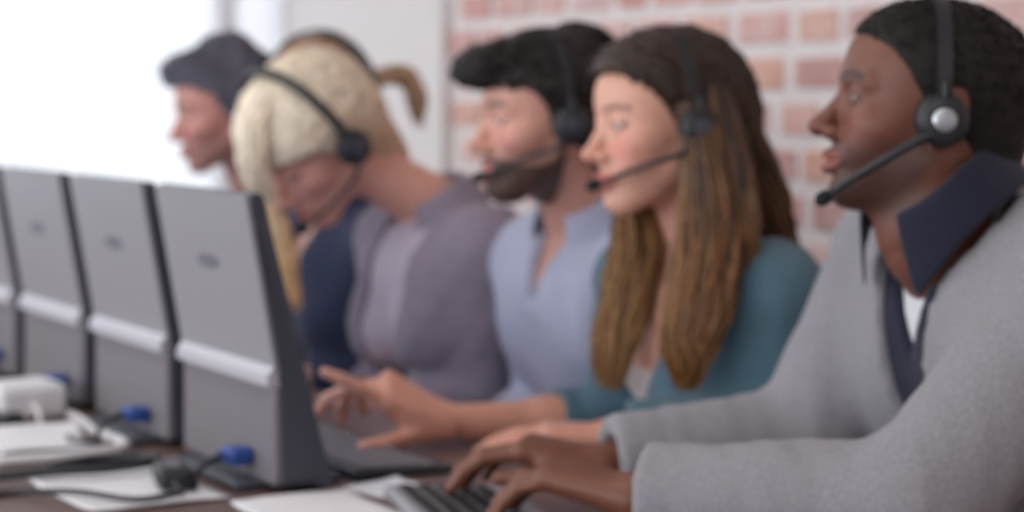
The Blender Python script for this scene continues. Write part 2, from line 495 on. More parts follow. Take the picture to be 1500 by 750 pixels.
# ------------------------------------------------------------------ implicit-surface toolkit
class Field:
    def __init__(self, lo, hi, h):
        self.lo = np.asarray(lo, float); self.h = h
        self.n = np.ceil((np.asarray(hi) - self.lo) / h).astype(int) + 1
        self.F = np.full(self.n, 0.06, np.float32)
        self.ax = [(self.lo[i] + h * np.arange(self.n[i])).astype(np.float32) for i in range(3)]
    def clone(self):
        g = Field.__new__(Field); g.lo, g.h, g.n, g.ax = self.lo, self.h, self.n, self.ax
        g.F = self.F.copy(); return g
    def sub(self, lo, hi):
        s = []
        for i in range(3):
            a = max(0, int((lo[i] - self.lo[i]) / self.h)); b = min(self.n[i], int((hi[i] - self.lo[i]) / self.h) + 2)
            if b <= a: return None
            s.append(slice(a, b))
        return tuple(s), (self.ax[0][s[0]][:, None, None], self.ax[1][s[1]][None, :, None], self.ax[2][s[2]][None, None, :])
    def grid(self):
        return self.ax[0][:, None, None], self.ax[1][None, :, None], self.ax[2][None, None, :]
    def _apply(self, s, d, k, op):
        f = self.F[s]
        if op == 'sub': d = -d
        if k > 0:
            hh = np.clip(k - np.abs(f - d), 0, None) / k
            e = hh * hh * (k * 0.25)
            self.F[s] = (np.minimum(f, d) - e) if op == 'add' else (np.maximum(f, d) + e)
        else:
            self.F[s] = np.minimum(f, d) if op == 'add' else np.maximum(f, d)
    def rc(self, a, b, r1, r2=None, k=0.01, op='add', flat=None):
        r2 = r1 if r2 is None else r2
        a = np.asarray(a, float); b = np.asarray(b, float)
        R = max(r1, r2) * (flat[1] if flat else 1) + max(k, 0) + 3 * self.h
        q = self.sub(np.minimum(a, b) - R, np.maximum(a, b) + R)
        if q is None: return self
        s, (x, y, z) = q
        ba = b - a; bb = float(ba @ ba) + 1e-12
        px, py, pz = x - a[0], y - a[1], z - a[2]
        t = np.clip((px * ba[0] + py * ba[1] + pz * ba[2]) / bb, 0, 1)
        vx, vy, vz = px - t * ba[0], py - t * ba[1], pz - t * ba[2]
        if flat:                                    # widen along direction n by factor w
            n, w = nrm(flat[0]), flat[1]
            c = (vx * n[0] + vy * n[1] + vz * n[2]) * (1 - 1 / w)
            vx, vy, vz = vx - c * n[0], vy - c * n[1], vz - c * n[2]
        d = np.sqrt(vx * vx + vy * vy + vz * vz) - (r1 + (r2 - r1) * t)
        self._apply(s, d.astype(np.float32), k, op)
        return self
    def ell(self, c, r, k=0.01, op='add', R=None):
        c = np.asarray(c, float); r = np.asarray(r, float) * np.ones(3)
        m = max(r) + max(k, 0) + 3 * self.h
        q = self.sub(c - m, c + m)
        if q is None: return self
        s, (x, y, z) = q
        p = [x - c[0], y - c[1], z - c[2]]
        if R is not None:
            R = np.asarray(R)
            p = [p[0] * R[0, i] + p[1] * R[1, i] + p[2] * R[2, i] for i in range(3)]
        k0 = np.sqrt((p[0] / r[0]) ** 2 + (p[1] / r[1]) ** 2 + (p[2] / r[2]) ** 2)
        k1 = np.sqrt((p[0] / r[0] ** 2) ** 2 + (p[1] / r[1] ** 2) ** 2 + (p[2] / r[2] ** 2) ** 2) + 1e-9
        d = k0 * (k0 - 1) / k1
        self._apply(s, d.astype(np.float32), k, op)
        return self
    def sample_normals(self, v):
        g = np.stack(np.gradient(self.F, self.h), -1)
        i = np.clip(np.round((v - self.lo) / self.h).astype(int), 0, self.n - 1)
        n = g[i[:, 0], i[:, 1], i[:, 2]]
        return n / (np.linalg.norm(n, axis=1)[:, None] + 1e-9)
    def mesh(self):
        """naive surface nets -> verts, quads"""
        F = self.F.copy()
        F[0] = F[-1] = 0.06; F[:, 0] = F[:, -1] = 0.06; F[:, :, 0] = F[:, :, -1] = 0.06
        S = F < 0
        c = [(i, j, k) for i in (0, 1) for j in (0, 1) for k in (0, 1)]
        nx, ny, nz = self.n
        sl = lambda A, o: A[o[0]:nx - 1 + o[0], o[1]:ny - 1 + o[1], o[2]:nz - 1 + o[2]]
        cnt = np.zeros((nx - 1, ny - 1, nz - 1), np.int8)
        for o in c: cnt += sl(S, o)
        I = np.argwhere((cnt > 0) & (cnt < 8))
        idx = np.full((nx - 1, ny - 1, nz - 1), -1, np.int32)
        idx[I[:, 0], I[:, 1], I[:, 2]] = np.arange(len(I))
        val = {o: F[I[:, 0] + o[0], I[:, 1] + o[1], I[:, 2] + o[2]] for o in c}
        acc = np.zeros((len(I), 3)); num = np.zeros(len(I))
        for a in range(3):
            for o in c:
                if o[a]: continue
                o2 = list(o); o2[a] = 1; o2 = tuple(o2)
                v0, v1 = val[o], val[o2]
                m = (v0 < 0) != (v1 < 0)
                t = np.where(m, v0 / np.where(m, v0 - v1, 1), 0)
                p = np.tile(np.array(o, float), (len(I), 1)); p[:, a] = t
                acc[m] += p[m]; num[m] += 1
        V = (I + acc / num[:, None]) * self.h + self.lo
        Q = []
        for a in range(3):
            u, w = (a + 1) % 3, (a + 2) % 3
            A = np.moveaxis(S, a, 0)
            ch = A[:-1] != A[1:]
            e = np.argwhere(ch)
            E = np.empty_like(e); E[:, a] = e[:, 0]
            oth = [i for i in range(3) if i != a]
            E[:, oth[0]] = e[:, 1]; E[:, oth[1]] = e[:, 2]
            ok = (E[:, u] > 0) & (E[:, w] > 0) & (E[:, u] < self.n[u] - 1) & (E[:, w] < self.n[w] - 1)
            E = E[ok]
            ins = S[E[:, 0], E[:, 1], E[:, 2]]
            def cell(du, dw):
                q = E.copy(); q[:, u] -= du; q[:, w] -= dw
                return idx[q[:, 0], q[:, 1], q[:, 2]]
            q = np.stack([cell(1, 1), cell(0, 1), cell(0, 0), cell(1, 0)], 1)
            q[~ins] = q[~ins][:, ::-1]
            Q.append(q)
        return V, np.concatenate(Q)

def box_of(prims, pad):
    pts = np.array([q for p in prims for q in p]); return pts.min(0) - pad, pts.max(0) + pad

def wave(v, s, seed):
    r = np.random.RandomState(seed); out = 0
    for i in range(4):
        d = r.normal(size=3) * s; ph = r.uniform(0, 6.28)
        out = out + np.sin(v[0] * d[0] + v[1] * d[1] + v[2] * d[2] + ph)
    return out / 4

def ribbons(paths, radii, sides=5, flat=1.0):
    """many tapered lock tubes -> verts, quads, t along the lock"""
    V = []; Fq = []; T = []; base = 0
    for pts, rr in zip(paths, radii):
        n = len(pts)
        tg = np.gradient(pts, axis=0); tg /= np.linalg.norm(tg, axis=1)[:, None] + 1e-9
        ref = np.array([0.31, 0.87, 0.38])
        U = np.cross(tg, ref); U /= np.linalg.norm(U, axis=1)[:, None] + 1e-9
        W = np.cross(tg, U)
        a = np.arange(sides) * 2 * np.pi / sides
        ring = pts[:, None, :] + rr[:, None, None] * (np.cos(a)[None, :, None] * U[:, None, :] + flat * np.sin(a)[None, :, None] * W[:, None, :])
        V.append(ring.reshape(-1, 3)); T.append(np.repeat(np.linspace(0, 1, n), sides))
        i = np.arange(n - 1)[:, None] * sides; k = np.arange(sides)[None, :]; k2 = (k + 1) % sides
        Fq.append(np.stack([base + i + k, base + i + k2, base + i + sides + k2, base + i + sides + k], -1).reshape(-1, 4))
        base += n * sides
    TT = np.concatenate(T); RV = np.random.RandomState(len(V)).normal(0, .28, len(V))
    TT = np.clip(TT + np.repeat(RV, [len(x) for x in T]), 0, 1)
    return np.concatenate(V), np.concatenate(Fq), TT

# ------------------------------------------------------------------ people
class Frame:
    def __init__(self, o, fw, up=UP, s=1.0):
        self.o = np.asarray(o, float); self.x = nrm(fw)
        self.y = nrm(np.cross(up, self.x)); self.z = np.cross(self.x, self.y); self.s = s
        self.R = np.stack([self.x, self.y, self.z], 1)
    def w(self, p):
        return np.asarray(p, float) * self.s @ self.R.T + self.o
    def l(self, p):
        return ((np.asarray(p, float) - self.o) @ self.R) / self.s

def facing(px, psi):
    """horizontal direction: psi = 0 looks to picture-left seen in exact profile, +90 looks at the camera"""
    ray = nrm(FWD + RGT * (px - 750) / FPX); side = nrm(np.cross(UP, ray))
    a = math.radians(psi)
    return nrm(side * math.cos(a) - ray * math.sin(a))

def head_frame(px, py, z, psi, pitch=0, roll=0, s=1.0):
    f = facing(px, psi); p = math.radians(pitch)
    fw = f * math.cos(p) - UP * math.sin(p); up = UP * math.cos(p) + f * math.sin(p)
    r = math.radians(roll); lf = np.cross(up, fw)
    up = up * math.cos(r) + lf * math.sin(r)
    return Frame(P(px, py, z), fw, up, s)

def build_head(sp, hf, neck_base):
    """head + neck field in head coordinates: x ahead, y to the person's left, z up, eyes at z = 0"""
    h = 0.0027
    nb = hf.l(neck_base)
    lo = np.minimum([-0.135, -0.105, -0.15], nb - 0.08); hi = np.maximum([0.14, 0.105, 0.135], nb + 0.08)
    f = Field(lo, hi, h)
    fem = sp.get('fem', False)
    jw = 0.88 if fem else 1.0
    nz_ = sp.get('nose', 1.0)
    f.ell((-.018, 0, .03), (.098, .076, .085), k=0)
    f.ell((.030, 0, .034), (.056, .060, .058), k=.03)
    f.ell((.026, 0, -.028), (.058, .060 * (0.95 if fem else 1), .068), k=.03)
    f.ell((.052, 0, -.056), (.036, .034, .036), k=.02)
    f.ell((.028, 0, -.068), (.050, .050 * jw, .038), k=.025)
    f.ell((.069, 0, -.1005), (.019, .022 * jw, .0165), k=.018)
    for s in (-1, 1):
        f.rc((-.004, s * .057 * jw, -.052), (.062, s * .017, -.099), .015, .015, k=.022)
        f.ell((.050, s * .046, -.028), (.026, .018, .019), k=.022)
        if not fem:
            f.rc((.083, s * .012, .019), (.067, s * .046, .017), .0095, .0085, k=.014)
    # eye sockets and lids
    for s in (-1, 1):
        f.ell((.096, s * .033, .001), (.018, .020, .0125), k=.012, op='sub')
    f.rc((.080, 0, .008), (.1045 + .006 * (nz_ - 1), 0, -.034), .0075, .0095, k=.010)
    f.ell((.1065 + .008 * (nz_ - 1), 0, -.0365), (.0115, .0105, .0098), k=.008)
    for s in (-1, 1):
        f.ell((.093, s * .0125 * nz_, -.0405), (.0115, .0085, .0085), k=.006)
        f.ell((.0995, s * .0065, -.0475), (.004, .0032, .003), k=.003, op='sub')
        f.ell((.0705, s * .032, 0), (.0142, .0150, .0142), k=.004)
        op_ = sp.get('eye_open', .0040)
        f.ell((.087, s * .0335, sp.get('eye_z', -.0005)), (.011, .0128, op_), k=.002, op='sub')
    # mouth
    lip = sp.get('lip', 1.0); sm = sp.get('smile', 0.0)
    cz = -.0715 + .006 * sm; cw = .023 + .005 * sm
    for s in (-1, 1):
        f.rc((.083 - .006 * sm, s * cw, cz), (.0935, 0, -.0665 + .001 * sm), .0042, .0058 * lip, k=.005)
        f.rc((.082 - .006 * sm, s * cw, cz), (.0915, 0, -.0785 - .0015 * sm), .0042, .0068 * lip, k=.005)
        f.rc((.090, s * cw * 1.02, cz), (.101, 0, -.0725), .0014, .0016, k=.002, op='sub')
        if sm > 0:
            f.ell((.056, s * .036, -.052), (.020, .016, .018), k=.018)
    if sm > 0.5:
        for s in (-1, 1): f.rc((.083, s * .025, -.0665), (.0985, 0, -.0722), .0016, .0034, k=.002, op='sub')
    f.ell((.090, 0, -.0905), (.006, .016, .004), k=.008, op='sub')
    # ears
    for s in (-1, 1):
        a = math.radians(14)
        R = np.array([[math.cos(a), 0, math.sin(a)], [0, 1, 0], [-math.sin(a), 0, math.cos(a)]]).T
        f.ell((-.016, s * .079, -.006), (.0175, .0065, .031), k=.006, R=R)
        f.ell((-.009, s * .086, -.004), (.0095, .006, .016), k=.004, op='sub')
        f.ell((-.006, s * .079, -.034), (.0075, .005, .008), k=.005)
    # neck
    nr = sp.get('neck_r', .046) if fem else sp.get('neck_r', .056)
    f.rc((-.026, 0, -.045), nb, nr, nr + .006, k=.03)
    for s in (-1, 1):
        f.rc((-.022, s * .052, -.05), nb * .8 + np.array([.02, s * .01, -.01]), .011, .012, k=.02)
    return f

def skin_colors(v, sp):
    x, y, z = v.T
    skin = np.array(srgb(*sp['skin'])); c = np.tile(skin, (len(v), 1))
    def blend(m, rgb):
        m = np.clip(m, 0, 1)[:, None]; return c * (1 - m) + np.array(srgb(*rgb)) * m
    ss = lambda d, w: 1 / (1 + np.exp(d / w))
    ay = np.abs(y)
    blush = np.exp(-(((x - .065) / .03) ** 2 + ((ay - .042) / .02) ** 2 + ((z + .032) / .02) ** 2))
    c = blend(.45 * blush * sp.get('blush', 1), sp['lipc'])
    c = blend(.35 * np.exp(-(((x - .105) / .015) ** 2 + (y / .015) ** 2 + ((z + .038) / .012) ** 2)), sp['lipc'])
    sm = sp.get('smile', 0)
    zl = -.072 + .006 * sm * (ay / .022) ** 2
    lipm = ss(np.sqrt((y / .0255) ** 2 + ((z - zl) / .0115) ** 2) - 1, .09) * (x > .075)
    c = blend(.85 * lipm, sp['lipc'])
    arch = .0205 + .004 * np.sin(np.clip((ay - .012) / .04, 0, 1) * np.pi)
    br = ss(np.abs(z - arch) - sp.get('browt', .0042), .0011) * (ay > .010) * (ay < .053) * (x > .055)
    c = blend(.85 * br, sp['brow'])
    lash = ss(np.abs(np.sqrt(((ay - .0335) / .0135) ** 2 + ((z + .0005) / .0055) ** 2) - 1) - .16, .05) * (x > .068)
    c = blend(.75 * lash, sp['lash'])
    if 'stubble' in sp:
        st = ss(z + .050 - .35 * (np.clip(.07 - x, 0, 1)), .006) * ss(-(x + .0), .006) * (1 - lipm) * ss(-(z + .122), .004)
        c = blend(sp.get('stubble_a', .5) * st, sp['stubble'])
    return c

def hair_field(hf, sp, thick=.012, front=None, extra=None, h=.0035, amp=.003):
    """hair mass around the skull; front: hairline x(z) table"""
    f = Field((-.19, -.15, -.16), (.16, .15, .19), h)
    t = thick
    f.ell((-.018, 0, .03), (.098 + t, .076 + t, .085 + t), k=0)
    f.ell((.028, 0, .038), (.056 + t * .7, .060 + t * .8, .058 + t * .8), k=.03)
    f.rc((-.055, 0, -.02), (-.058, 0, -.075), .056 + t * .6, .050, k=.03)
    if extra: extra(f)
    X, Y, Z = f.grid()
    f.F += amp * wave((X, Y * 1.0, Z), 260, 5) + amp * .6 * wave((X, Y, Z), 120, 9)
    zz, xx = zip(*front)
    g = np.interp(f.ax[2], zz, xx)[None, None, :].astype(np.float32)
    lat = sp.get('hair_lat', 0.0)
    s = X - g + lat * np.abs(Y)
    f.F = np.maximum(f.F, s + 0 * f.F)
    f.F = np.maximum(f.F, -(Z - sp.get('nape', -.085)))
    return f

SHORT_FRONT = [(-.16, -.06), (-.075, -.055), (-.045, -.045), (-.04, .004), (-.02, .012), (.01, .020), (.03, .034), (.05, .047), (.07, .072), (.085, .13), (.2, .2)]

def surface_locks(f, V, n, flow, length, lift, r, seed, seg=7, jit=.15):
    """locks that start on the hair surface of field f and are combed along it"""
    R = np.random.RandomState(seed)
    G = np.stack(np.gradient(f.F, f.h), -1)
    p = V[R.randint(0, len(V), n)].copy()
    L_ = length * R.uniform(.6, 1.25, n); jt = R.normal(0, jit, (n, 3))
    out = [p.copy()]
    for k in range(1, seg):
        i = np.clip(((p - f.lo) / f.h).round().astype(int), 0, f.n - 1)
        nn = G[i[:, 0], i[:, 1], i[:, 2]]; nn = nn / (np.linalg.norm(nn, axis=1)[:, None] + 1e-9)
        d = flow(p) + jt; d = d - nn * (d * nn).sum(1)[:, None]
        d = d / (np.linalg.norm(d, axis=1)[:, None] + 1e-9)
        p = p + d * (L_ / (seg - 1))[:, None]
        i = np.clip(((p - f.lo) / f.h).round().astype(int), 0, f.n - 1)
        g = G[i[:, 0], i[:, 1], i[:, 2]]; g = g / (np.linalg.norm(g, axis=1)[:, None] + 1e-9)
        val = np.clip(f.F[i[:, 0], i[:, 1], i[:, 2]], -.01, .01)
        p = p - g * (val - lift * k / seg)[:, None]
        out.append(p.copy())
    out = np.stack(out, 1)
    prof = np.interp(np.linspace(0, 1, seg), [0, .2, .7, 1], [.5, 1, .85, .12])
    sc = R.uniform(.7, 1.2, n)
    return ribbons(list(out), [r * prof * s for s in sc])

def join_parts(parts):
    V = []; Fq = []; C = []; b = 0
    for v, q, c in parts:
        V.append(v); Fq.append(q + b); C.append(np.broadcast_to(c, (len(v), 3))); b += len(v)
    return np.concatenate(V), np.concatenate(Fq), np.concatenate(C)

def eyeball(hf, s, sp, parent, base):
    n, m = 14, 18
    c = np.array([.0700, s * .032, 0]); g = nrm(np.array(sp.get('gaze', (1, 0, -.05))))
    t1 = nrm(np.cross(g, (0, 0, 1))); t2 = np.cross(t1, g)
    v = []; cols = []
    for i in range(n):
        th = math.pi * (i + .3) / n
        for k in range(m):
            a = 2 * math.pi * k / m
            v.append(c + .0128 * (math.cos(th) * g + math.sin(th) * (math.cos(a) * t1 + math.sin(a) * t2)))
            cols.append((.008, .006, .006) if th < .22 else (srgb(*sp.get('iris', (80, 52, 34))) if th < .50 else srgb(206, 198, 194)))
    f = [[i * m + k, i * m + (k + 1) % m, (i + 1) * m + (k + 1) % m, (i + 1) * m + k] for i in range(n - 1) for k in range(m)]
    f = [q[::-1] for q in f] + [list(range(m))]
    mesh_obj('eye', hf.w(v), f, M['eye_white'], parent, col=np.array(cols), base=base)

def hand_prims(fr, side, curl, spread, thumb, s=1.0):
    """round cones of a hand. fr: x to the fingertips, z back of the hand; side +1 = thumb towards +y"""
    out = []
    W = lambda p: fr.w(np.array(p) * s)
    sy = side
    # palm
    for (y0, y1, r0, r1) in ((.020, .031, .015, .0125), (.007, .0105, .016, .013), (-.007, -.0105, .016, .0125), (-.019, -.030, .0145, .0115)):
        out.append((W((.004, sy * y0 * .8, -.002)), W((.086, sy * y1, 0)), r0 * s, r1 * s, .014))
    out.append((W((.02, sy * .022, -.010)), W((.055, sy * .030, -.008)), .016 * s, .014 * s, .012))
    specs = [(.031, .045, .026, .021, .0088), (.0105, .049, .030, .022, .0090), (-.0105, .046, .028, .021, .0086), (-.030, .036, .021, .018, .0076)]
    for i, (y, l1, l2, l3, r) in enumerate(specs):
        c = curl[i]; c = c if hasattr(c, '__len__') else (c, c * 1.1, c * .7)
        p = np.array([.088 - .004 * abs(i - 1), sy * y, 0.0]); ang = 0.0; yaw = math.radians(spread * (1.2 - i) * .9)
        d0 = np.array([math.cos(yaw), sy * math.sin(yaw), 0])
        for l, cc, ra, rb in ((l1, c[0], r, r * .95), (l2, c[1], r * .95, r * .88), (l3, c[2], r * .88, r * .74)):
            ang += math.radians(cc)
            d = d0 * math.cos(ang) + np.array([0, 0, -1]) * math.sin(ang)
            q = p + d * l
            out.append((W(p), W(q), ra * s, rb * s, .0035)); p = q
    tb = [np.array(q) * np.array([1, sy, 1]) for q in thumb]
    for a, b, ra, rb in zip(tb[:-1], tb[1:], (.0145, .0108, .0100), (.0112, .0100, .0080)):
        out.append((W(a), W(b), ra * s, rb * s, .007 if ra > .0114 else .003))
    return out

THUMB_REST = [(.018, .020, -.008), (.052, .046, -.016), (.078, .056, -.022), (.102, .058, -.028)]


def arm_skin(sh, el, wr, hp, fem, h=.0032):
    r = .86 if fem else 1.0
    m = el + (wr - el) * .12
    prims = [(m, wr)]
    lo, hi = box_of([(a, b) for a, b, *_ in hp] + prims, .06)
    f = Field(lo, hi, h)
    f.rc(m, el + (wr - el) * .45, .042 * r, .040 * r, k=.01)
    f.rc(el + (wr - el) * .35, wr, .041 * r, .0265 * r, k=.02)
    for a, b, ra, rb, k in hp:
        f.rc(a, b, ra, rb, k=k)
    return f.mesh()

def torso_shape(f, S, off, k=.05, bust=True, arms=None):
    """S: pel, ch, fw, lat, hw, fem, neck"""
    pel, ch, fw, lat, hw = S['pel'], S['ch'], S['fw'], S['lat'], S['hw']
    plat, pfw = S['plat'], S['pfw']
    fem = S['fem']; g = S.get('girth', 1.0)
    for s in (-1, 1):
        f.rc(pel + plat * s * .085, ch + lat * s * (hw - .10) - UP * .06, (.112 if not fem else .108) * g + off, (.092 if not fem else .078) * g + off, k=k)
        f.rc(ch + lat * s * hw * .88, ch + UP * .022 - fw * .012, .043 + off, .040 + off * .6, k=k)
        f.ell(ch + lat * s * hw - UP * .015, .056 * (.88 if fem else 1) + off, k=k)
        f.ell(ch + lat * s * .07 + fw * .026 - UP * .11, np.array([.072, .072, .085]) + off, k=k)
        if fem:
            f.ell(ch + lat * s * .07 + fw * .068 - UP * .15, np.array([.056, .056, .060]) + off * .7, k=.03)
    f.rc(pel, ch - UP * .05, .11 * g + off, .095 * g + off, k=k)

def arm_shape(f, sh, el, wr, off, end=1.0, fem=False, k=.03):
    r = .88 if fem else 1.0
    f.rc(sh, el, .053 * r + off, .043 * r + off, k=k)
    e = el + (wr - el) * end
    f.rc(el, e, .044 * r + off, (.044 + (.029 - .044) * end) * r + off, k=.02)

def sleeve_cut(f, el, wr, end, r):
    d = nrm(wr - el); e = el + (wr - el) * end
    q = f.sub(e - .11, e + .11)
    if q:
        s, (x, y, z) = q
        pd = (x - e[0]) * d[0] + (y - e[1]) * d[1] + (z - e[2]) * d[2]
        dist2 = (x - e[0]) ** 2 + (y - e[1]) ** 2 + (z - e[2]) ** 2
        f.F[s] = np.where((dist2 - pd * pd < .07 ** 2) & (pd > -.02) & (pd < .085), np.maximum(f.F[s], pd.astype(np.float32)), f.F[s])
    f.rc(e - d * .035, e + d * .06, r, r, k=.003, op='sub')

def collar(nb, axis, fw, r, height, gap, spread, mat_, parent, base, name='collar', thick=.004, drop=.045, tip=.03):
    """folded shirt collar: stand up to the fold, then the leaf falling outwards; open at the front"""
    ax = nrm(axis); fr = nrm(fw - ax * (fw @ ax)); lf = np.cross(ax, fr)
    n = 40; rows = []
    a = np.linspace(math.radians(gap), math.radians(360 - gap), n)
    frontness = np.clip(np.cos(a), 0, 1)
    def row(rad, z):
        return nb + ax * np.asarray(z)[:, None] * np.ones((n, 1)) + (np.cos(a)[:, None] * fr + np.sin(a)[:, None] * lf) * np.asarray(rad)[:, None]
    one = np.ones(n)
    dipf = -.02 * frontness
    rows.append(row(one * r * 1.08, -.012 * one + dipf))
    rows.append(row(one * r, height * .9 * one + dipf))
    rows.append(row(one * (r + .005), height * one + dipf))
    rows.append(row(one * (r + .011), height * .9 * one + dipf))
    rows.append(row(r + .018 + spread * .4 * one, height * .35 * one - drop * .15 + dipf))
    rows.append(row(r + .026 + spread * one + tip * .6 * frontness ** 4, -drop * .4 * one - (drop * .7 + tip) * frontness ** 3 + dipf))
    V = np.concatenate(rows); k = len(rows)
    Fq = [[i * n + j, i * n + j + 1, (i + 1) * n + j + 1, (i + 1) * n + j] for i in range(k - 1) for j in range(n - 1)]
    o = mesh_obj(name, V, Fq, mat_, parent, base=base)
    sd = o.modifiers.new('thickness', 'SOLIDIFY'); sd.thickness = thick; sd.offset = 0
    ss_ = o.modifiers.new('smooth', 'SUBSURF'); ss_.levels = 1; ss_.render_levels = 1
    return o

def headset(hf, label, sp, parent_group='headsets', cup_side=1, band_tilt=0, mic=True, r=.0):
    """worn over the head: a thing of its own"""
    base = hf.w((-.01, 0, -.02))
    t = empty('headset', base, label, 'headset', parent_group)
    w = lambda q: hf.w(q)
    ear = np.array([-.006, .0, -.012])
    bt = math.radians(band_tilt)
    br = sp.get('band_r', r); wid = .090 + r; hgt = .117 + br
    pts = []
    for a in np.linspace(math.radians(-4), math.radians(184), 40):
        c, s_ = math.cos(a), math.sin(a)
        rr = hgt * max(s_, -.1)
        bul = (br - r) * math.sin(2 * min(max(a, 0), math.pi)) if br > r else 0
        pts.append(ear + np.array([math.sin(bt) * rr, wid * c + bul, .012 + math.cos(bt) * rr * (1 if s_ > 0 else .6)]))
    pts = np.array(pts)
    # flat strap band
    V = []; n = len(pts)
    fwv = np.array([math.cos(bt), 0, -math.sin(bt)])
    ctr = ear + np.array([0, 0, .02])
    for p in pts:
        out = p - ctr; out = nrm(out - fwv * (out @ fwv))
        for (a, b) in ((-.0075, .0), (-.0075, .0035), (.0075, .0035), (.0075, .0)):
            V.append(p + fwv * a * sp.get('strap', 1) + out * (b * sp.get('strap', 1) - .001))
    Fq = [[i * 4 + k, (i + 1) * 4 + k, (i + 1) * 4 + (k + 1) % 4, i * 4 + (k + 1) % 4] for i in range(n - 1) for k in range(4)]
    Fq += [[0, 1, 2, 3], [(n - 1) * 4 + k for k in (3, 2, 1, 0)]]
    hb = mesh_obj('headband', w(V), [q[::-1] for q in Fq], M['dark_plastic'], t, smooth=False, base=base)
    for s in (-1, 1):
        c = ear + np.array([0, s * (.079 + r), .0]); ax = np.array([0, s, 0])
        b = MB().lathe([(.020, 0), (.0275, .002), (.029, .008), (.0275, .0135), (.02, .0145)], c, ax, 28)
        mesh_obj('ear_cushion', w(b.v), b.f, M['foam'], t, base=base)
        b = MB().lathe([(.0265, .013), (.0275, .015), (.0265, .021), (.020, .0255), (.012, .027), (.004, .0275)], c, ax, 28)
        cup = mesh_obj('ear_cup', w(b.v), b.f, M['dark_plastic'], t, base=base)
        b = MB().lathe([(.0125, .0262), (.0125, .0285), (.011, .0295), (.003, .030)], c, ax, 24)
        mesh_obj('cap', w(b.v), b.f, M['chrome'] if sp.get('silver_cap') else M['slate_plastic'], cup, base=base)
        b = MB().tube(np.array([c + ax * .020 + (0, 0, .012), c + ax * .019 + (math.sin(bt) * .04, 0, .042)]), .0045, 8)
        mesh_obj('yoke', w(b.v), b.f, M['dark_plastic'], t, base=base)
    if mic:
        s = cup_side
        c = ear + np.array([0, s * (.100 + r), 0])
        tip = np.array(sp.get('mic', (.108, s * .034, -.078)))
        pth = spline([c + (0.004, 0, -.012), c + (.03, s * -.001, -.030), (c + tip) / 2 + (.016, s * .016, -.012), tip], 18)
        b = MB().tube(pth, np.linspace(.0042, .0032, 18) * sp.get('boom_r', 1), 8)
        boom = mesh_obj('microphone_boom', w(b.v), b.f, M['dark_plastic'], t, base=base)
        d = nrm(pth[-1] - pth[-3])
        b = MB().lathe([(.002, -.002), (.0065, .001), (.008, .007), (.0078, .014), (.005, .019), (.001, .020)], pth[-1], d, 16)
        mesh_obj('microphone', w(b.v), b.f, M['foam'], t, base=base)
    return t

def stool(pos, label):
    x, y = pos[0], pos[1]; B_ = (x, y, 0)
    zt = pos[2]
    t = empty('swivel_stool', B_, label, 'stool', 'swivel stools along the desk')
    MB().lathe([(.16, zt - .06), (.178, zt - .05), (.182, zt - .03), (.172, zt - .008), (.12, zt)], B_[:2] + (0,), (0, 0, 1), 28).build('seat', M['stool_fabric'], t, base=B_, smooth=True)
    MB().lathe([(.03, .06), (.03, .25), (.018, .26), (.018, zt - .06)], (x, y, 0), (0, 0, 1), 14).build('column', M['desk_leg'], t, base=B_, smooth=True, auto=40)
    for k in range(5):
        a = 2 * math.pi * k / 5 + .3; d = np.array([math.cos(a), math.sin(a), 0])
        lg = MB().tube([np.array([x, y, .085]) + d * .02, np.array([x, y, .06]) + d * .165], [.02, .013], 8).build('leg', M['black_plastic'], t, base=B_)
        MB().lathe([(.018, -.011), (.022, -.008), (.022, .008), (.018, .011)], np.array([x, y, .022]) + d * .165, np.cross(d, UP), 14).build('caster', M['black_plastic'], lg, base=B_)
# ------------------------------------------------------------------ assembling a person
def clothing(S, name, mat_, off, parent, base, end=.96, h=.0075, amp=.0035, opening=None, neck_r=.06, seed=1, arms=True, top_cut=None, hole=.012):
    A = S['arms']; fem = S['fem']
    pts = [(S['pel'], S['ch'])] + [(a['sh'], a['el']) for a in A] + ([(a['el'], a['el'] + (a['wr'] - a['el']) * end) for a in A] if arms else [])
    lo, hi = box_of(pts, .17)
    lo[2] = S['pel'][2] - .07
    f = Field(lo, hi, h)
    torso_shape(f, S, off)
    if arms:
        for a in A: arm_shape(f, a['sh'], a['el'], a['wr'], off + .004, a['end'] or end, fem)
    X, Y, Z = f.grid()
    f.F += amp * wave((X, Y, Z * .6), 38, seed) + amp * .6 * wave((X, Y, Z), 75, seed + 7)
    nb = S['nb']; na = S['caxis']
    f.rc(nb - na * .05, nb + na * .16, neck_r, neck_r + .012, k=.01, op='sub')
    fw, lat, ch = S['fw'], S['lat'], S['ch']
    xl = (X - ch[0]) * fw[0] + (Y - ch[1]) * fw[1]
    yl = (X - ch[0]) * lat[0] + (Y - ch[1]) * lat[1]
    zl = Z - ch[2] + 0 * xl
    if opening is not None:
        zz, ww = zip(*opening)
        wv = np.interp(zl, zz, ww)
        reg = np.maximum(np.maximum(np.abs(yl) - wv, -xl - .01), np.maximum(xl - .19, -.34 - zl))
        f.F = np.maximum(f.F, -reg.astype(np.float32))
    if top_cut is not None:
        tz = top_cut - .25 * np.clip(.09 - np.abs(yl), 0, 1)
        f.F = np.maximum(f.F, (zl - tz).astype(np.float32))
    if arms:
        for a in A: sleeve_cut(f, a['el'], a['wr'], a['end'] or end, (.044 + (.027 - .044) * (a['end'] or end)) * (.88 if fem else 1) + off * .3)
    v, q = f.mesh()
    return mesh_obj(name, v, q, mat_, parent, base=base)

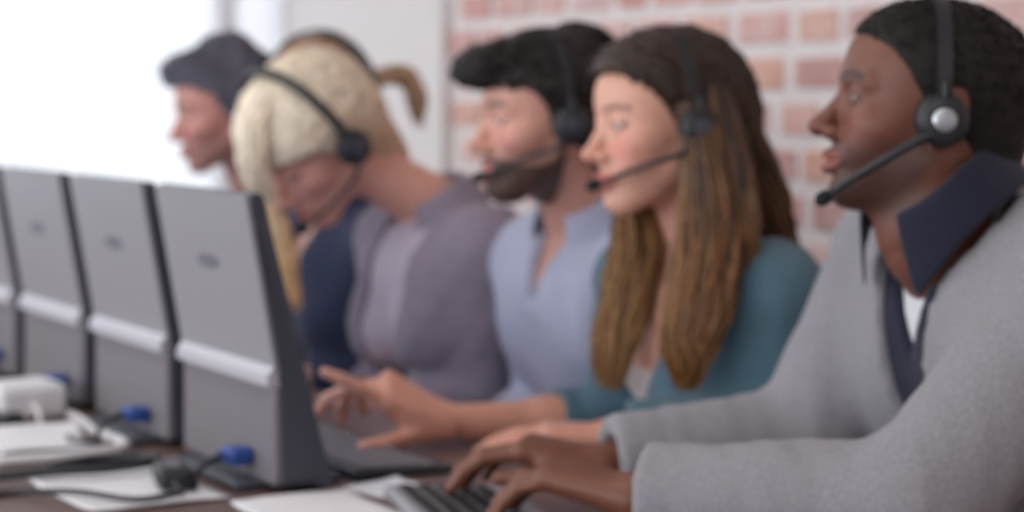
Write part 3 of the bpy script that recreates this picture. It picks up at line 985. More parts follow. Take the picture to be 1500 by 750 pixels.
def person(sp):
    hf = head_frame(*sp['head'])
    fem = sp.get('fem', False)
    ch = P(*sp['chest']); fw = facing(sp['chest'][0], sp['psi']); lat = nrm(np.cross(UP, fw))
    pel = np.array([ch[0] + sp.get('back', .10), ch[1] + sp.get('pside', 0), .545])
    pfw = nrm(np.array([-1, sp.get('pyaw', 0.15), 0])); plat = np.cross(UP, pfw)
    base = np.array([pel[0], pel[1], 0])
    root = empty('person', base, sp['label'], 'person')
    hw = sp.get('hw', .165 if fem else .19)
    nb = ch + UP * .055 + fw * sp.get('nfw', .012)
    hn = hf.w((-.03, 0, -.07))
    S = dict(pel=pel, ch=ch, fw=fw, lat=lat, pfw=pfw, plat=plat, hw=hw, fem=fem, nb=nb, naxis=nrm(hn - nb), caxis=nrm(UP + fw * sp.get('cfw', .35)), girth=sp.get('girth', 1.0), arms=[])
    for s, key in ((1, 'L'), (-1, 'R')):
        a = sp['arms'][key]
        sh = ch + lat * s * hw - UP * .02
        wr = np.asarray(a['wr']); d = nrm(a['dir']); up = np.asarray(a.get('up', (0, 0, 1.0)))
        fr = Frame(wr, d, up)
        # thumb side: the left hand's thumb lies to its right (-y) with the back of the hand up
        hp = hand_prims(fr, -s, a['curl'], a.get('spread', 3), a.get('thumb', THUMB_REST), a.get('s', .92 if fem else 1.0))
        S['arms'].append(dict(sh=sh, el=np.asarray(a['el']), wr=wr, hp=hp, h=a.get('h', .0045), end=a.get('end')))
    # ---- the body: head, neck, trunk, limbs, hands
    f = build_head(sp, hf, nb - S['naxis'] * .02)
    v, q = f.mesh(); hc = skin_colors(v, sp); head_field = f
    parts = [(hf.w(v), q, hc)]
    sk = np.array(srgb(*sp.get('hand_skin', sp['skin'])))
    for a in S['arms']:
        v, q = arm_skin(a['sh'], a['el'], a['wr'], a['hp'], fem, a['h'])
        parts.append((v, q, sk))
    legs = []
    for s in (-1, 1):
        hip = pel + plat * s * .09 - UP * .005
        kn = pel + pfw * .43 + plat * s * .10 + UP * (-.03); an = np.array([*(kn[:2] + pfw[:2] * .02), .085])
        legs.append((hip, kn, an))
    bf = Field(*box_of([(pel, ch), (nb, hn)] + [(a['sh'], a['el']) for a in S['arms']] + [(l[0], l[1]) for l in legs] + [(l[1], l[2]) for l in legs], .13), .011)
    torso_shape(bf, S, -.004)
    bf.rc(nb - S['naxis'] * .04, nb + S['naxis'] * .05, .056 if not fem else .050, .052 if not fem else .046, k=.03)
    for a in S['arms']: arm_shape(bf, a['sh'], a['el'], a['wr'], -.006, .4, fem)
    for hip, kn, an in legs:
        bf.rc(hip, kn, .082, .055, k=.04); bf.rc(kn, an, .054, .036, k=.02)
        bf.rc(an - UP * .04, an - UP * .045 + pfw * .15, .032, .028, k=.02)
    v, q = bf.mesh(); parts.append((v, q, np.array(srgb(*sp['skin']))))
    V, Q, C = join_parts(parts)
    mesh_obj('body', V, Q, M['skin'], root, col=C, base=base)
    for s in (-1, 1): eyeball(hf, s, sp, root, base)
    if sp.get('smile', 0) > .5:
        b = MB()
        for i in range(-5, 6):
            a = i * .21; c = np.array([.0715 + .0165 * math.cos(a), .0175 * math.sin(a) * 1.15, -.0685])
            b.box((-.003, -.0019, -.005), (.003, .0019, .005), np.vstack([np.column_stack([np.array([[math.cos(a), -math.sin(a), 0], [math.sin(a), math.cos(a), 0], [0, 0, 1]]), c]), [0, 0, 0, 1]]), bev=.0012)
        mesh_obj('teeth', hf.w(b.v), b.f, M['teeth'], root, base=base)
    # ---- trousers and shoes
    tf = Field(*box_of([(pel, pel)] + [(l[0], l[1]) for l in legs] + [(l[1], l[2]) for l in legs], .15), .011)
    tf.rc(pel - plat * .07, pel + plat * .07, .122, k=.03)
    for hip, kn, an in legs:
        tf.rc(hip, kn, .096, .072, k=.03); tf.rc(kn, an + UP * .03, .070, .058, k=.02)
    X, Y, Z = tf.grid(); tf.F = np.maximum(tf.F, np.maximum(Z - (pel[2] + .06), .07 - Z).astype(np.float32) + 0 * tf.F)
    v, q = tf.mesh(); mesh_obj('trousers', v, q, M['trousers'], root, base=base)
    for hip, kn, an in legs:
        c = np.array([an[0], an[1], 0]); sf = Field(c - .25, c + .25, .008)
        sf.rc(c + UP * .05 - pfw * .04, c + UP * .045 + pfw * .05, .042, .042, k=.01); sf.rc(c + UP * .045 + pfw * .03, c + UP * .034 + pfw * .17, .042, .034, k=.03)
        sf.rc(c + UP * .06, c + UP * .10, .045, .042, k=.02)
        _, _, Z = sf.grid(); sf.F = np.maximum(sf.F, (.004 - Z).astype(np.float32) + 0 * sf.F)
        v, q = sf.mesh(); mesh_obj('shoe', v, q, M['shoe'], root, base=base)
    for ly in sp['layers']:
        clothing(S, parent=root, base=base, **ly)
    for cl in sp.get('collars', []):
        collar(nb + S['caxis'] * .012, S['caxis'], fw, parent=root, base=base, **cl)
    sp['hair_fn'](hf, sp, root, base, head_field)
    stool((pel[0], pel[1], pel[2] - .1215), sp['stool'])
    return hf, S, root, base

# ---- hair styles
def hair_obj(parts, root, base, name='hair', m='hair'):
    V, Q, C = join_parts(parts)
    return mesh_obj(name, V, Q, M[m], root, col=C, base=base)

def tone(c0, c1, t, seed, var=.25):
    R = np.random.RandomState(seed)
    a, b = np.array(srgb(*c0)), np.array(srgb(*c1))
    return a * (1 - t[:, None]) + b * t[:, None]

def hair_cropped(hf, sp, root, base, hd):
    sp['hair_lat'] = .25; sp['nape'] = -.075
    f = hair_field(hf, sp, thick=.004, front=[(-.16, -.07), (-.06, -.062), (-.05, -.052), (-.045, -.038), (-.036, .004), (-.02, .018), (.0, .026), (.03, .045), (.055, .064), (.07, .085), (.082, .13), (.2, .2)], amp=.0008, h=.003)
    v, q = f.mesh()
    parts = [(hf.w(v), q, np.array(srgb(*sp['hair'])))]
    lv, lq, t = surface_locks(f, v[v[:, 2] > .0], 1800, lambda p: np.where(p[:, 2:3] < .08, [[-.3, 0, -1]], [[.6, 0, .1]]), .007, .0012, .0011, 3, seg=4)
    parts.append((hf.w(lv), lq, np.array(srgb(*sp['hair2']))))
    hair_obj(parts, root, base, m='short_hair')

def beard(hf, sp, root, base, hd, th):
    f = hd.clone()
    f.F = f.F - th
    X, Y, Z = f.grid()
    f.F += .0012 * wave((X, Y, Z), 420, 21)
    zl = np.interp(f.ax[0], [-.03, -.002, .012, .03, .055, .075, .12], sp['beard_line'])[:, None, None]
    reg = np.maximum(Z - zl, sp.get('beard_x', -.004) - X) + 0 * Y
    mouth = np.sqrt((Y / .024) ** 2 + ((Z + .072) / .0135) ** 2) - 1
    reg = np.maximum(reg, -mouth * .012)
    reg = np.maximum(reg, -(Z + sp.get('beard_low', .128)))
    f.F = np.maximum(f.F, reg.astype(np.float32))
    f.F[f.F < -.014] = .06       # keep only a skin-deep shell
    v, q = f.mesh()
    mesh_obj('beard', hf.w(v), q, M['hair'], root, col=np.tile(np.array(srgb(*sp['beardc'])), (len(v), 1)), base=base)

def hair_quiff(hf, sp, root, base, hd):
    sp['hair_lat'] = .12; sp['nape'] = -.082
    def ex(f):
        for q in sp['quiff']: f.ell(q[0], q[1], k=.02)
    front = sp.get('front', [(-.16, -.06), (-.075, -.055), (-.045, -.045), (-.04, .004), (-.02, .014), (.01, .022), (.03, .034), (.05, .052), (.064, .085), (.075, .14), (.2, .2)])
    f = hair_field(hf, sp, thick=.014, front=front, extra=ex, amp=.0028)
    v, q = f.mesh()
    c0 = np.array(srgb(*sp['hair']))
    parts = [(hf.w(v), q, c0)]
    top = v[:, 2] > .055
    fl = lambda p: np.where((p[:, 2:3] > .06) & (p[:, 0:1] > -.03), [[sp.get('sweep', .8), -.25, .15]], [[-.6, 0, -.8]])
    lv, lq, t = surface_locks(f, v, 1000, fl, .036, .002, .0030, 11)
    parts.append((hf.w(lv), lq, tone(sp['hair'], sp['hair2'], t, 1)))
    lv, lq, t = surface_locks(f, v[top], 420, fl, .040, .006, .0028, 12, jit=.3)
    parts.append((hf.w(lv), lq, tone(sp['hair'], sp['hair2'], t, 1)))
    hair_obj(parts, root, base)
    if 'beard_line' in sp: beard(hf, sp, root, base, hd, .0045)

def lock_bundle(guide, width, n, seed, r=.0055, wav=.008, seg=16, cycles=2.5):
    """locks following a guide polyline (world), spread by width(t)"""
    R = np.random.RandomState(seed); G = spline(guide, seg); t = np.linspace(0, 1, seg)
    wd = np.interp(t, np.linspace(0, 1, len(width)), width)
    tg = np.gradient(G, axis=0); tg /= np.linalg.norm(tg, axis=1)[:, None]
    U = np.cross(tg, FWD); U /= np.linalg.norm(U, axis=1)[:, None]; W = np.cross(tg, U)
    paths = []; rad = []
    for i in range(n):
        a = R.uniform(0, 6.28); rr = math.sqrt(R.uniform(0, 1)); ph = R.uniform(0, 6.28); e = R.uniform(.82, 1.03)
        x, y = rr * math.cos(a), rr * math.sin(a)
        T = np.clip(t * e, 0, 1)
        Gi = np.stack([np.interp(T, t, G[:, k]) for k in range(3)], 1)
        w = np.interp(T, t, wd)
        ww = wav * t * np.sin(2 * math.pi * cycles * t + ph)
        paths.append(Gi + U * (x * w + ww)[:, None] + W * (y * w * .55 + .6 * ww)[:, None])
        rad.append(r * np.interp(t, [0, .15, .8, 1], [.6, 1, .9, .1]) * R.uniform(.6, 1.3))
    return ribbons(paths, rad)

def hair_long(hf, sp, root, base, hd):
    sp['hair_lat'] = .16; sp['nape'] = -.14
    front = [(-.16, -.03), (-.09, -.01), (-.06, .000), (-.02, .010), (.02, .030), (.05, .056), (.07, .082), (.085, .13), (.2, .2)]
    def ex(f):
        f.rc((-.05, 0, .0), (-.062, 0, -.13), .078, .07, k=.03)
    f = hair_field(hf, sp, thick=.016, front=front, extra=ex, amp=.002)
    v, q = f.mesh()
    t = np.clip((.06 - v[:, 2]) / .22, 0, 1)
    parts = [(hf.w(v), q, tone(sp['hair'], sp['hair2'], t, 2))]
    def fl(p):
        side = np.sign(p[:, 1:2] + 1e-5)
        crown = np.clip((p[:, 2:3] - .05) / .06, 0, 1)
        return crown * np.concatenate([-.55 + 0 * side, side, -.1 + 0 * side], 1) + (1 - crown) * np.array([[-.35, 0, -1]])
    lv, lq, tt = surface_locks(f, v, 1100, fl, .085, .0015, .0036, 5, seg=9)
    tz = np.clip((.06 - lv[:, 2]) / .22, 0, 1)
    parts.append((hf.w(lv), lq, tone(sp['hair'], sp['hair2'], tz, 2)))
    for (gd, wd, n, seed, d0, d1) in sp['bundles']:
        lv, lq, tt = lock_bundle([P(*g) for g in gd], wd, n, seed, r=sp.get('lock_r', .0034))
        parts.append((lv, lq, tone(d0, d1, np.clip(tt * 1.3, 0, 1), 3)))
    hair_obj(parts, root, base)

def hair_tied(hf, sp, root, base, hd):
    sp['hair_lat'] = .10; sp['nape'] = sp.get('nape_z', -.09)
    front = sp.get('front', [(-.16, -.055), (-.075, -.05), (-.045, -.04), (-.03, .006), (-.01, .016), (.01, .026), (.03, .042), (.05, .064), (.066, .095), (.08, .14), (.2, .2)])
    f = hair_field(hf, sp, thick=sp.get('hthick', .016), front=front, amp=.0018, extra=sp.get('hextra'))
    v, q = f.mesh()
    t = np.clip((.09 - v[:, 2]) / .16, 0, 1)
    parts = [(hf.w(v), q, tone(sp['hair'], sp['hair2'], t, 2))]
    tie = np.array(sp.get('tie', (-.12, 0, .06)))
    lv, lq, tt = surface_locks(f, v, 1200, lambda p: (tie - p) / .1, .07, .0012, .0030, 6, seg=8, jit=.08)
    parts.append((hf.w(lv), lq, tone(sp['hair'], sp['hair2'], np.clip((.09 - lv[:, 2]) / .16, 0, 1), 2)))
    for (gd, wd, n, seed, d0, d1) in sp.get('bundles', []):
        lv, lq, tt = lock_bundle([P(*g) for g in gd], wd, n, seed, r=sp.get('lock_r', .005), wav=.004)
        parts.append((lv, lq, tone(d0, d1, tt, 3)))
    hair_obj(parts, root, base)

# ------------------------------------------------------------------ the six people
def typing(el, wr, tip, curl=(24, 26, 26, 28), **kw):
    el, wr, tip = np.asarray(el), np.asarray(wr), np.asarray(tip)
    return dict(el=el, wr=wr, dir=tip - wr, curl=curl, **kw)

BROWN = dict(skin=(120, 73, 58), lipc=(146, 78, 68), brow=(34, 24, 22), lash=(24, 18, 18))
sp1 = dict(label='man in a light grey knit jacket over a navy polo, typing', stool='swivel stool under the man in the grey jacket',
    head=(1353, 157, 2.2, 9, -8, 0, 1.0), chest=(1466, 374, 2.22), psi=34, back=.13, nfw=.078, cfw=.55, neck_r=.060,
    eye_open=.0021, smile=1.0, lip=1.1, nose=1.2, gaze=(1, .1, -.05), iris=(46, 30, 24), hand_skin=(118, 72, 54),
    stubble=(36, 28, 27), stubble_a=.62, hair=(30, 25, 24), hair2=(22, 18, 18), hair_fn=hair_cropped,
    beard_x=.035, beard_low=.118, beard_line=[-.09, -.09, -.09, -.092, -.094, -.090, -.088], beardc=(34, 27, 26), **BROWN,
    arms=dict(L=typing(P(1335, 745, 1.99), P(938, 728, 2.10), P(800, 690, 2.16) , curl=((18, 26, 14), (20, 28, 16), (22, 28, 16), (24, 26, 14)), h=.0030, up=(.12, -.12, 1), s=1.08),
              R=typing(P(1175, 654, 2.39), P(885, 682, 2.33), P(750, 650, 2.35), s=1.05, curl=((20, 28, 16), (22, 30, 16), (24, 30, 16), (26, 28, 14)), h=.0030)),
    layers=[dict(name='undershirt', mat_=M['white_tee'], off=.005, arms=False, neck_r=.050, seed=3, amp=.0005),
            dict(name='polo_shirt', mat_=M['navy_shirt'], off=.012, arms=False, neck_r=.068, seed=3, amp=.001, opening=[(-.6, .0), (-.10, .0), (-.09, .006), (.03, .052), (.2, .06)]),
            dict(name='jacket', mat_=M['grey_knit'], off=.022, end=.97, neck_r=.082, seed=4, amp=.0035, h=.007,
                 opening=[(-.6, .012), (-.3, .016), (-.1, .042), (.02, .066), (.2, .09)])],
    collars=[dict(r=.067, height=.036, gap=26, spread=.008, mat_=M['navy_shirt'], drop=.036, tip=.028)])

LIGHT = dict(skin=(224, 168, 146), lipc=(206, 104, 98), brow=(84, 58, 44), lash=(50, 36, 32))
sp2 = dict(label='woman with long brown hair in a teal cardigan, pointing ahead', stool='swivel stool under the woman in teal',
    fem=True, head=(970, 180, 2.75, 24, 3, -3, 1.0), chest=(1035, 412, 2.80), psi=36, back=.13, hw=.152,
    eye_open=.0042, smile=.35, gaze=(1, -.1, -.1), iris=(70, 60, 50), blush=1.4, browt=.003, hand_skin=(222, 160, 138),
    hair=(52, 36, 30), hair2=(92, 62, 38), hair_fn=hair_long, **LIGHT,
    bundles=[([(1014, 150, 2.665), (1030, 230, 2.645), (1040, 330, 2.63), (1028, 430, 2.60), (1008, 510, 2.585), (1006, 572, 2.59)], [.018, .030, .040, .042, .032, .012], 420, 31, (56, 38, 30), (134, 92, 54)),
             ([(1040, 120, 2.72), (1075, 210, 2.73), (1105, 310, 2.76), (1118, 380, 2.80), (1120, 440, 2.86)], [.025, .042, .05, .045, .02], 420, 32, (48, 33, 27), (104, 70, 42)),
             ([(1045, 130, 2.68), (1056, 230, 2.655), (1066, 330, 2.64), (1062, 400, 2.645), (1050, 470, 2.64)], [.02, .036, .04, .034, .012], 320, 33, (52, 36, 28), (132, 92, 54)),
             ([(905, 150, 2.84), (925, 260, 2.82), (935, 340, 2.78), (920, 430, 2.74), (898, 510, 2.72), (893, 572, 2.71)], [.016, .026, .034, .034, .026, .010], 320, 34, (60, 42, 32), (146, 106, 64))],
    arms=dict(L=typing(P(1130, 628, 2.64), P(892, 640, 2.62), P(760, 632, 2.62), h=.004, end=.88, curl=((10, 14, 10),) * 4),
              R=dict(el=P(912, 622, 2.88), wr=P(655, 618, 2.78), dir=P(480, 526, 2.74) - P(655, 618, 2.78), up=(.0, -.45, 1), spread=4, h=.0028,
                     curl=((-4, 4, 4), (22, 38, 28), (36, 50, 36), (44, 56, 36)), s=1.08,
                     thumb=[(.018, .020, -.008), (.048, .050, -.020), (.072, .072, -.030), (.096, .088, -.038)])),
    layers=[dict(name='camisole', mat_=M['cream_top'], off=.004, arms=False, neck_r=.06, seed=5, amp=.001, top_cut=-.095),
            dict(name='cardigan', mat_=M['teal_knit'], off=.014, end=.40, neck_r=.072, seed=6, amp=.0035, h=.007,
                 opening=[(-.6, .0), (-.175, .0), (-.165, .012), (-.1, .05), (.0, .080), (.2, .09)])])

sp3 = dict(label='bearded dark-haired man in a light blue shirt, looking ahead', stool='swivel stool under the man in the light blue shirt',
    head=(798, 171, 3.1, 18, 3, 0, 1.03), chest=(868, 378, 3.18), psi=38, back=.13, hw=.150,
    eye_open=.0034, gaze=(1, -.1, -.2), iris=(60, 42, 32), stubble=(70, 50, 42), stubble_a=.5,
    hair=(40, 33, 32), hair2=(28, 23, 23), hair_fn=hair_quiff, front=[(-.16, -.06), (-.075, -.055), (-.045, -.045), (-.04, .004), (-.02, .014), (.01, .022), (.03, .034), (.050, .054), (.060, .16), (.2, .2)],
    quiff=[((.070, 0, .082), (.056, .058, .026)), ((.104, .0, .066), (.028, .042, .015)), ((-.06, .0, .105), (.045, .05, .025))],
    beard_line=[-.01, -.03, -.058, -.068, -.066, -.058, -.052], beardc=(88, 63, 53),
    skin=(218, 160, 142), lipc=(190, 100, 96), brow=(44, 34, 32), lash=(40, 30, 28),
    arms=dict(L=typing(P(980, 650, 3.02), P(760, 640, 2.98), P(660, 640, 2.95)), R=typing(P(770, 600, 3.35), P(640, 596, 3.15), P(560, 590, 3.1))),
    layers=[dict(name='shirt', mat_=M['blue_shirt'], off=.010, end=.95, neck_r=.062, seed=8, amp=.004,
                 opening=[(-.6, .0), (-.07, .0), (-.06, .003), (.03, .03), (.2, .05)])],
    collars=[dict(r=.064, height=.042, gap=30, spread=.012, mat_=M['blue_shirt'], drop=.04, tip=.025)])

sp4 = dict(label='blonde woman with bowed head in a mauve cardigan over a lilac blouse', stool='swivel stool under the blonde woman in mauve',
    fem=True, head=(457, 207, 3.4, 30, 43, 2, 1.05), chest=(650, 352, 3.47), psi=32, back=.18, hw=.150, pside=.03,
    eye_open=.0022, eye_z=-.003, gaze=(1, 0, -.4), iris=(90, 100, 110), browt=.003,
    skin=(222, 164, 146), lipc=(196, 116, 112), brow=(150, 116, 86), lash=(84, 64, 58), hair=(250, 236, 214), hair2=(218, 186, 154), hair_fn=hair_tied,
    tie=(-.11, 0, .03), hthick=.020, neck_r=.042, nape_z=-.135,
    front=[(-.16, -.035), (-.075, -.035), (-.045, -.03), (-.03, .006), (-.01, .018), (.01, .034), (.022, .052), (.034, .085), (.045, .14), (.2, .2)],
    hextra=lambda f: f.rc((-.06, 0, -.02), (-.070, 0, -.12), .058, .048, k=.03),
    bundles=[([(405, 130, 3.32), (372, 190, 3.28), (372, 250, 3.29), (396, 300, 3.31)], [.016, .022, .024, .012], 80, 41, (250, 238, 218), (238, 214, 184)),
             ([(375, 235, 3.40), (398, 300, 3.38), (418, 370, 3.36), (434, 455, 3.36)], [.010, .015, .016, .006], 60, 42, (226, 196, 160), (226, 178, 124))],
    arms=dict(L=typing(P(745, 590, 3.32), P(590, 600, 3.12), P(480, 600, 3.06)), R=typing(P(590, 545, 3.62), P(455, 548, 3.42), P(380, 548, 3.36))),
    layers=[dict(name='blouse', mat_=M['lilac_blouse'], off=.006, arms=False, neck_r=.054, seed=9, amp=.002),
            dict(name='cardigan', mat_=M['mauve_knit'], off=.018, end=.95, neck_r=.068, seed=10, amp=.004,
                 opening=[(-.6, .05), (-.2, .055), (-.05, .06), (.05, .07), (.2, .08)])],
    collars=[dict(r=.054, height=.032, gap=26, spread=.014, mat_=M['mauve_knit'], drop=.05, tip=.04)])

sp5 = dict(label='woman with a tan ponytail in navy behind the bowed blonde', stool='swivel stool under the woman in navy',
    fem=True, head=(468, 158, 3.82, 66, 2, 0, 1.02), chest=(500, 350, 3.86), psi=36, back=.12, hw=.135,
    skin=(216, 168, 150), lipc=(190, 112, 108), brow=(120, 90, 66), lash=(60, 46, 42), hair=(196, 160, 132), hair2=(172, 134, 106), hair_fn=hair_tied,
    tie=(-.12, 0, .05), gaze=(1, 0, -.2),
    bundles=[([(535, 125, 3.90), (562, 112, 3.93), (590, 110, 3.95), (610, 140, 3.97), (615, 188, 3.98)], [.008, .014, .017, .018, .008], 90, 51, (190, 160, 132), (212, 180, 148))],
    arms=dict(L=typing(P(560, 540, 3.74), P(450, 548, 3.58), P(380, 548, 3.54)), R=typing(P(450, 520, 4.02), P(350, 520, 3.82), P(290, 520, 3.78))),
    layers=[dict(name='jacket', mat_=M['navy_jacket'], off=.014, end=.96, neck_r=.056, seed=12, amp=.003,
                 opening=[(-.6, .0), (-.12, .0), (-.10, .004), (.05, .04), (.2, .05)])],
    collars=[dict(r=.056, height=.03, gap=30, spread=.014, mat_=M['navy_jacket'], drop=.05, tip=.03)])

sp6 = dict(label='dark-haired man in a pale shirt in front of the window', stool='swivel stool under the man in the pale shirt',
    head=(326, 160, 4.12, 12, 10, 0, 1.0), chest=(398, 328, 4.30), psi=28, back=.13, hw=.150,
    eye_open=.003, gaze=(1, 0, -.2), stubble=(96, 74, 70), stubble_a=.4,
    skin=(208, 146, 132), lipc=(180, 108, 104), brow=(56, 48, 50), lash=(50, 42, 42), hair=(104, 102, 115), hair2=(84, 82, 94), hair_fn=hair_quiff,  # dark hair raised to slate, window haze put into its colour
    quiff=[((.055, 0, .090), (.052, .055, .032)), ((-.025, .0, .118), (.05, .05, .034))],
    arms=dict(L=typing(P(430, 510, 4.02), P(340, 505, 3.86), P(280, 505, 3.82)), R=typing(P(330, 490, 4.32), P(260, 490, 4.12), P(210, 490, 4.08))),
    layers=[dict(name='shirt', mat_=M['pale_shirt'], off=.010, end=.95, neck_r=.062, seed=14, amp=.003,
                 opening=[(-.6, .0), (-.12, .0), (-.10, .004), (.05, .05), (.2, .06)])],
    collars=[dict(r=.064, height=.042, gap=30, spread=.012, mat_=M['pale_shirt'], drop=.05, tip=.04)])

def tucked(sp):
    ch = P(*sp['chest'])
    for s, key in ((-1, 'L'), (1, 'R')):
        sp['arms'][key] = typing(ch + np.array([.0, s * .122, -.240]), np.array([ch[0] - .11, ch[1] + s * .085, .690]), np.array([ch[0] - .28, ch[1] - s * .08, .65]), curl=((14, 20, 12),) * 4)
for sp in (sp3, sp4, sp5, sp6): tucked(sp)
built = {}
for key, sp in (('1', sp1), ('2', sp2), ('3', sp3), ('4', sp4), ('5', sp5), ('6', sp6)):
    built[key] = person(sp)

headset(built['1'][0], 'black headset with a silver disc on the ear cup, on the man in grey', dict(silver_cap=True, boom_r=1.35, mic=(.092, .042, -.106)), band_tilt=4, r=.002)
headset(built['2'][0], 'black headset half under long brown hair on the woman in teal', dict(mic=(.110, .032, -.074)), band_tilt=0, r=.013)
headset(built['3'][0], 'black headset on the bearded man in the light blue shirt', dict(), band_tilt=0, r=.014)
headset(built['4'][0], 'dark headset on the bowed blonde woman in mauve', dict(band_r=.032), band_tilt=2, r=.014)
headset(built['5'][0], 'dark headset on the woman with the ponytail in navy', dict(strap=2.0), band_tilt=4, r=.021)
# ------------------------------------------------------------------ monitors seen from behind
def monitor(y0, label):
    """near end at y0, 0.32 m wide, screen towards +x; profile in (x, z)"""
    y1 = y0 + .322; B_ = np.array([.98, (y0 + y1) / 2, DESK_Z])
    t = empty('monitor', B_, label, 'monitor', 'monitors standing side by side on the desk')
    zt = DESK_Z
    # dark front frame with its side cheeks
    fr = MB().prism([(.992, zt + .006), (1.010, zt + .006), (.920, zt + .355), (.914, zt + .359), (.906, zt + .357)], y0, y1)
    fr.build('bezel', M['slate_plastic'], t, base=B_)
    sc = MB().add([(1.0115 - .0900 * k / .349 + .0008, y, zt + .006 + k) for k in (.035, .33) for y in (y0 + .014, y1 - .014)], [[0, 1, 3, 2]])
    sc.build('screen', M['screen'], t, base=B_)
    # wedge shaped side body, dark
    MB().prism([(.948, zt + .012), (.9925, zt + .012), (.9072, zt + .345), (.9050, zt + .349), (.9415, zt + .150)], y0 + .002, y1 - .002).build('side_body', M['slate_plastic'], t, base=B_)
    # silver upper back shell
    def skew(za, zb, xa, xb, th, ya, yb, bev):
        mb = MB().box((-th / 2, ya, 0), (th / 2, yb, 1.0), bev=0)
        v = np.array(mb.v); k = v[:, 2].copy()
        v[:, 2] = za + (zb - za) * k; v[:, 0] += xa + (xb - xa) * k
        mb.v = [tuple(p) for p in v]; return mb
    skew(zt + .146, zt + .357, .9420, .9035, .010, y0 + .004, y1 - .004, 0).build('upper_back', M['silver'], t, base=B_)
    # sloping ledge, its highlight put into a paler plastic colour
    MB().prism([(.940, zt + .158), (.928, zt + .142), (.928, zt + .130), (.948, zt + .126), (.948, zt + .156)], y0 + .006, y1 - .006).build('ledge', M['ridge'], t, base=B_)
    MB().box((.9365, y0 + .008, zt + .010), (.955, y1 - .008, zt + .132), bev=.004).build('lower_back', M['grey_plastic'], t, base=B_)  # lower back: shade of the downward face put into a darker grey
    # maker's badge on the upper back, too small to read
    yb = y0 + .165; zb = zt + .268
    xb = .9420 - .0385 * (.268 - .146) / .211 - .0049
    n = nrm((-1, 0, -.18)); u = nrm(np.cross(n, (0, 1, 0)))
    for nm, w_, h_, e, m_ in (('badge', .034, .0072, .0012, M['slate_badge']), ('badge_rim', .037, .0092, .0006, M['grey_plastic'])):
        ring = [np.array([xb, yb, zb]) + np.array([0, 1, 0]) * w_ * math.cos(a_) + u * h_ * math.sin(a_) for a_ in np.linspace(0, 2 * math.pi, 25)[:-1]]
        mb = MB(); k = len(ring)
        mb.add(ring + [p + n * e for p in ring], [list(range(k, 2 * k))] + [[i, (i + 1) % k, k + (i + 1) % k, k + i] for i in range(k)])
        mb.build(nm, m_, t, base=B_)
    # foot
    MB().box((.905, y0 + .05, zt), (1.045, y1 - .05, zt + .0115), bev=.004).build('foot', M['slate_plastic'], t, base=B_)
    return t
names = ['silver-backed monitor facing the woman in teal', 'silver-backed monitor facing the man in the light blue shirt',
         'silver-backed monitor facing the bowed blonde woman', 'silver-backed monitor facing the woman with the ponytail',
         'silver-backed monitor facing the man by the window']
mons = []
for i in range(5):
    mons.append(monitor(2.241 + .372 * i, names[i]))
# blue video plugs with their leads
who = ['teal woman', 'man in blue', 'bowed blonde', 'ponytail woman', 'man by the window']
for i in range(5):
    y = 2.241 + .372 * i + .085; x = .936; z = DESK_Z + .038
    B_ = (x, y, DESK_Z)
    t = empty('video_cable', B_, 'dark video cable with blue plug on the monitor of the ' + who[i], 'cable', 'video cables behind the monitors')
    MB().box((x - .030, y - .019, z - .010), (x, y + .019, z + .010), bev=.004).build('plug', M['blue_plastic'], t, base=B_)
    for s in (-1, 1):
        MB().tube([(x - .036, y + s * .0135, z), (x - .028, y + s * .0135, z)], .0042, 8).build('thumb_screw', M['blue_plastic'], t, base=B_)
    pth = spline([(x - .028, y, z), (x - .055, y, z - .006), (x - .070, y - .004, z - .022), (x - .075, y - .008, DESK_Z + .005), (x - .095, y + .03, DESK_Z + .005), (x - .085, y + .09, DESK_Z + .005), (x - .06, y + .15, DESK_Z + .005)], 30)
    MB().tube(pth, .0045, 8).build('lead', M['dark_plastic'], t, base=B_, smooth=True)

# ------------------------------------------------------------------ keyboards
def keyboard(c, ang, body_m, key_m, label, L_=.43, W_=.14):
    """c centre on the desk; keys face the user on +x (before turning by ang)"""
    B_ = np.array([c[0], c[1], DESK_Z]); t = empty('keyboard', B_, label, 'keyboard')
    R = np.array([[math.cos(ang), -math.sin(ang), 0], [math.sin(ang), math.cos(ang), 0], [0, 0, 1]])
    Mx = np.eye(4); Mx[:3, :3] = R; Mx[:3, 3] = B_
    mb = MB().box((-W_ / 2, -L_ / 2, 0), (W_ / 2, L_ / 2, .012), bev=.003)
    v = np.array(mb.v); v[:, 2] += np.where(v[:, 2] > .006, -.05 * v[:, 0], 0); mb.v = [tuple(p) for p in (v @ R.T + B_)]
    mb.build('case', body_m, t, base=B_)
    kme = None
    for r in range(5):
        x = -W_ / 2 + .022 + r * .0225
        y = -L_ / 2 + .012
        while y < L_ / 2 - .020:
            w = .018
            if r == 4 and abs(y + .03) < .011: w = .104
            if kme is None or w != .018:
                m_ = MB().box((-.0085, 0, 0), (.0085, w - .002, .004), bev=.0015)
                me = bpy.data.meshes.new('key'); me.from_pydata(m_.v, [], m_.f); me.materials.append(key_m)
                if w == .018: kme = me
            use = me if w != .018 else kme
            o = bpy.data.objects.new('key', use); COL.objects.link(o); o.parent = t
            o.location = R @ np.array([x, y, .0115 - .05 * x]); o.rotation_euler = (0, .05, ang)
            y += w + .0030
    return t
keyboard((1.125, 2.49), 0, M['dark_plastic'], M['grey_plastic'], 'dark keyboard on the desk below the pointing hand')
keyboard((1.070, 1.965), math.radians(-14), M['silver'], M['black_plastic'], 'silver keyboard with black keys under the hands of the man in grey', L_=.40, W_=.150)

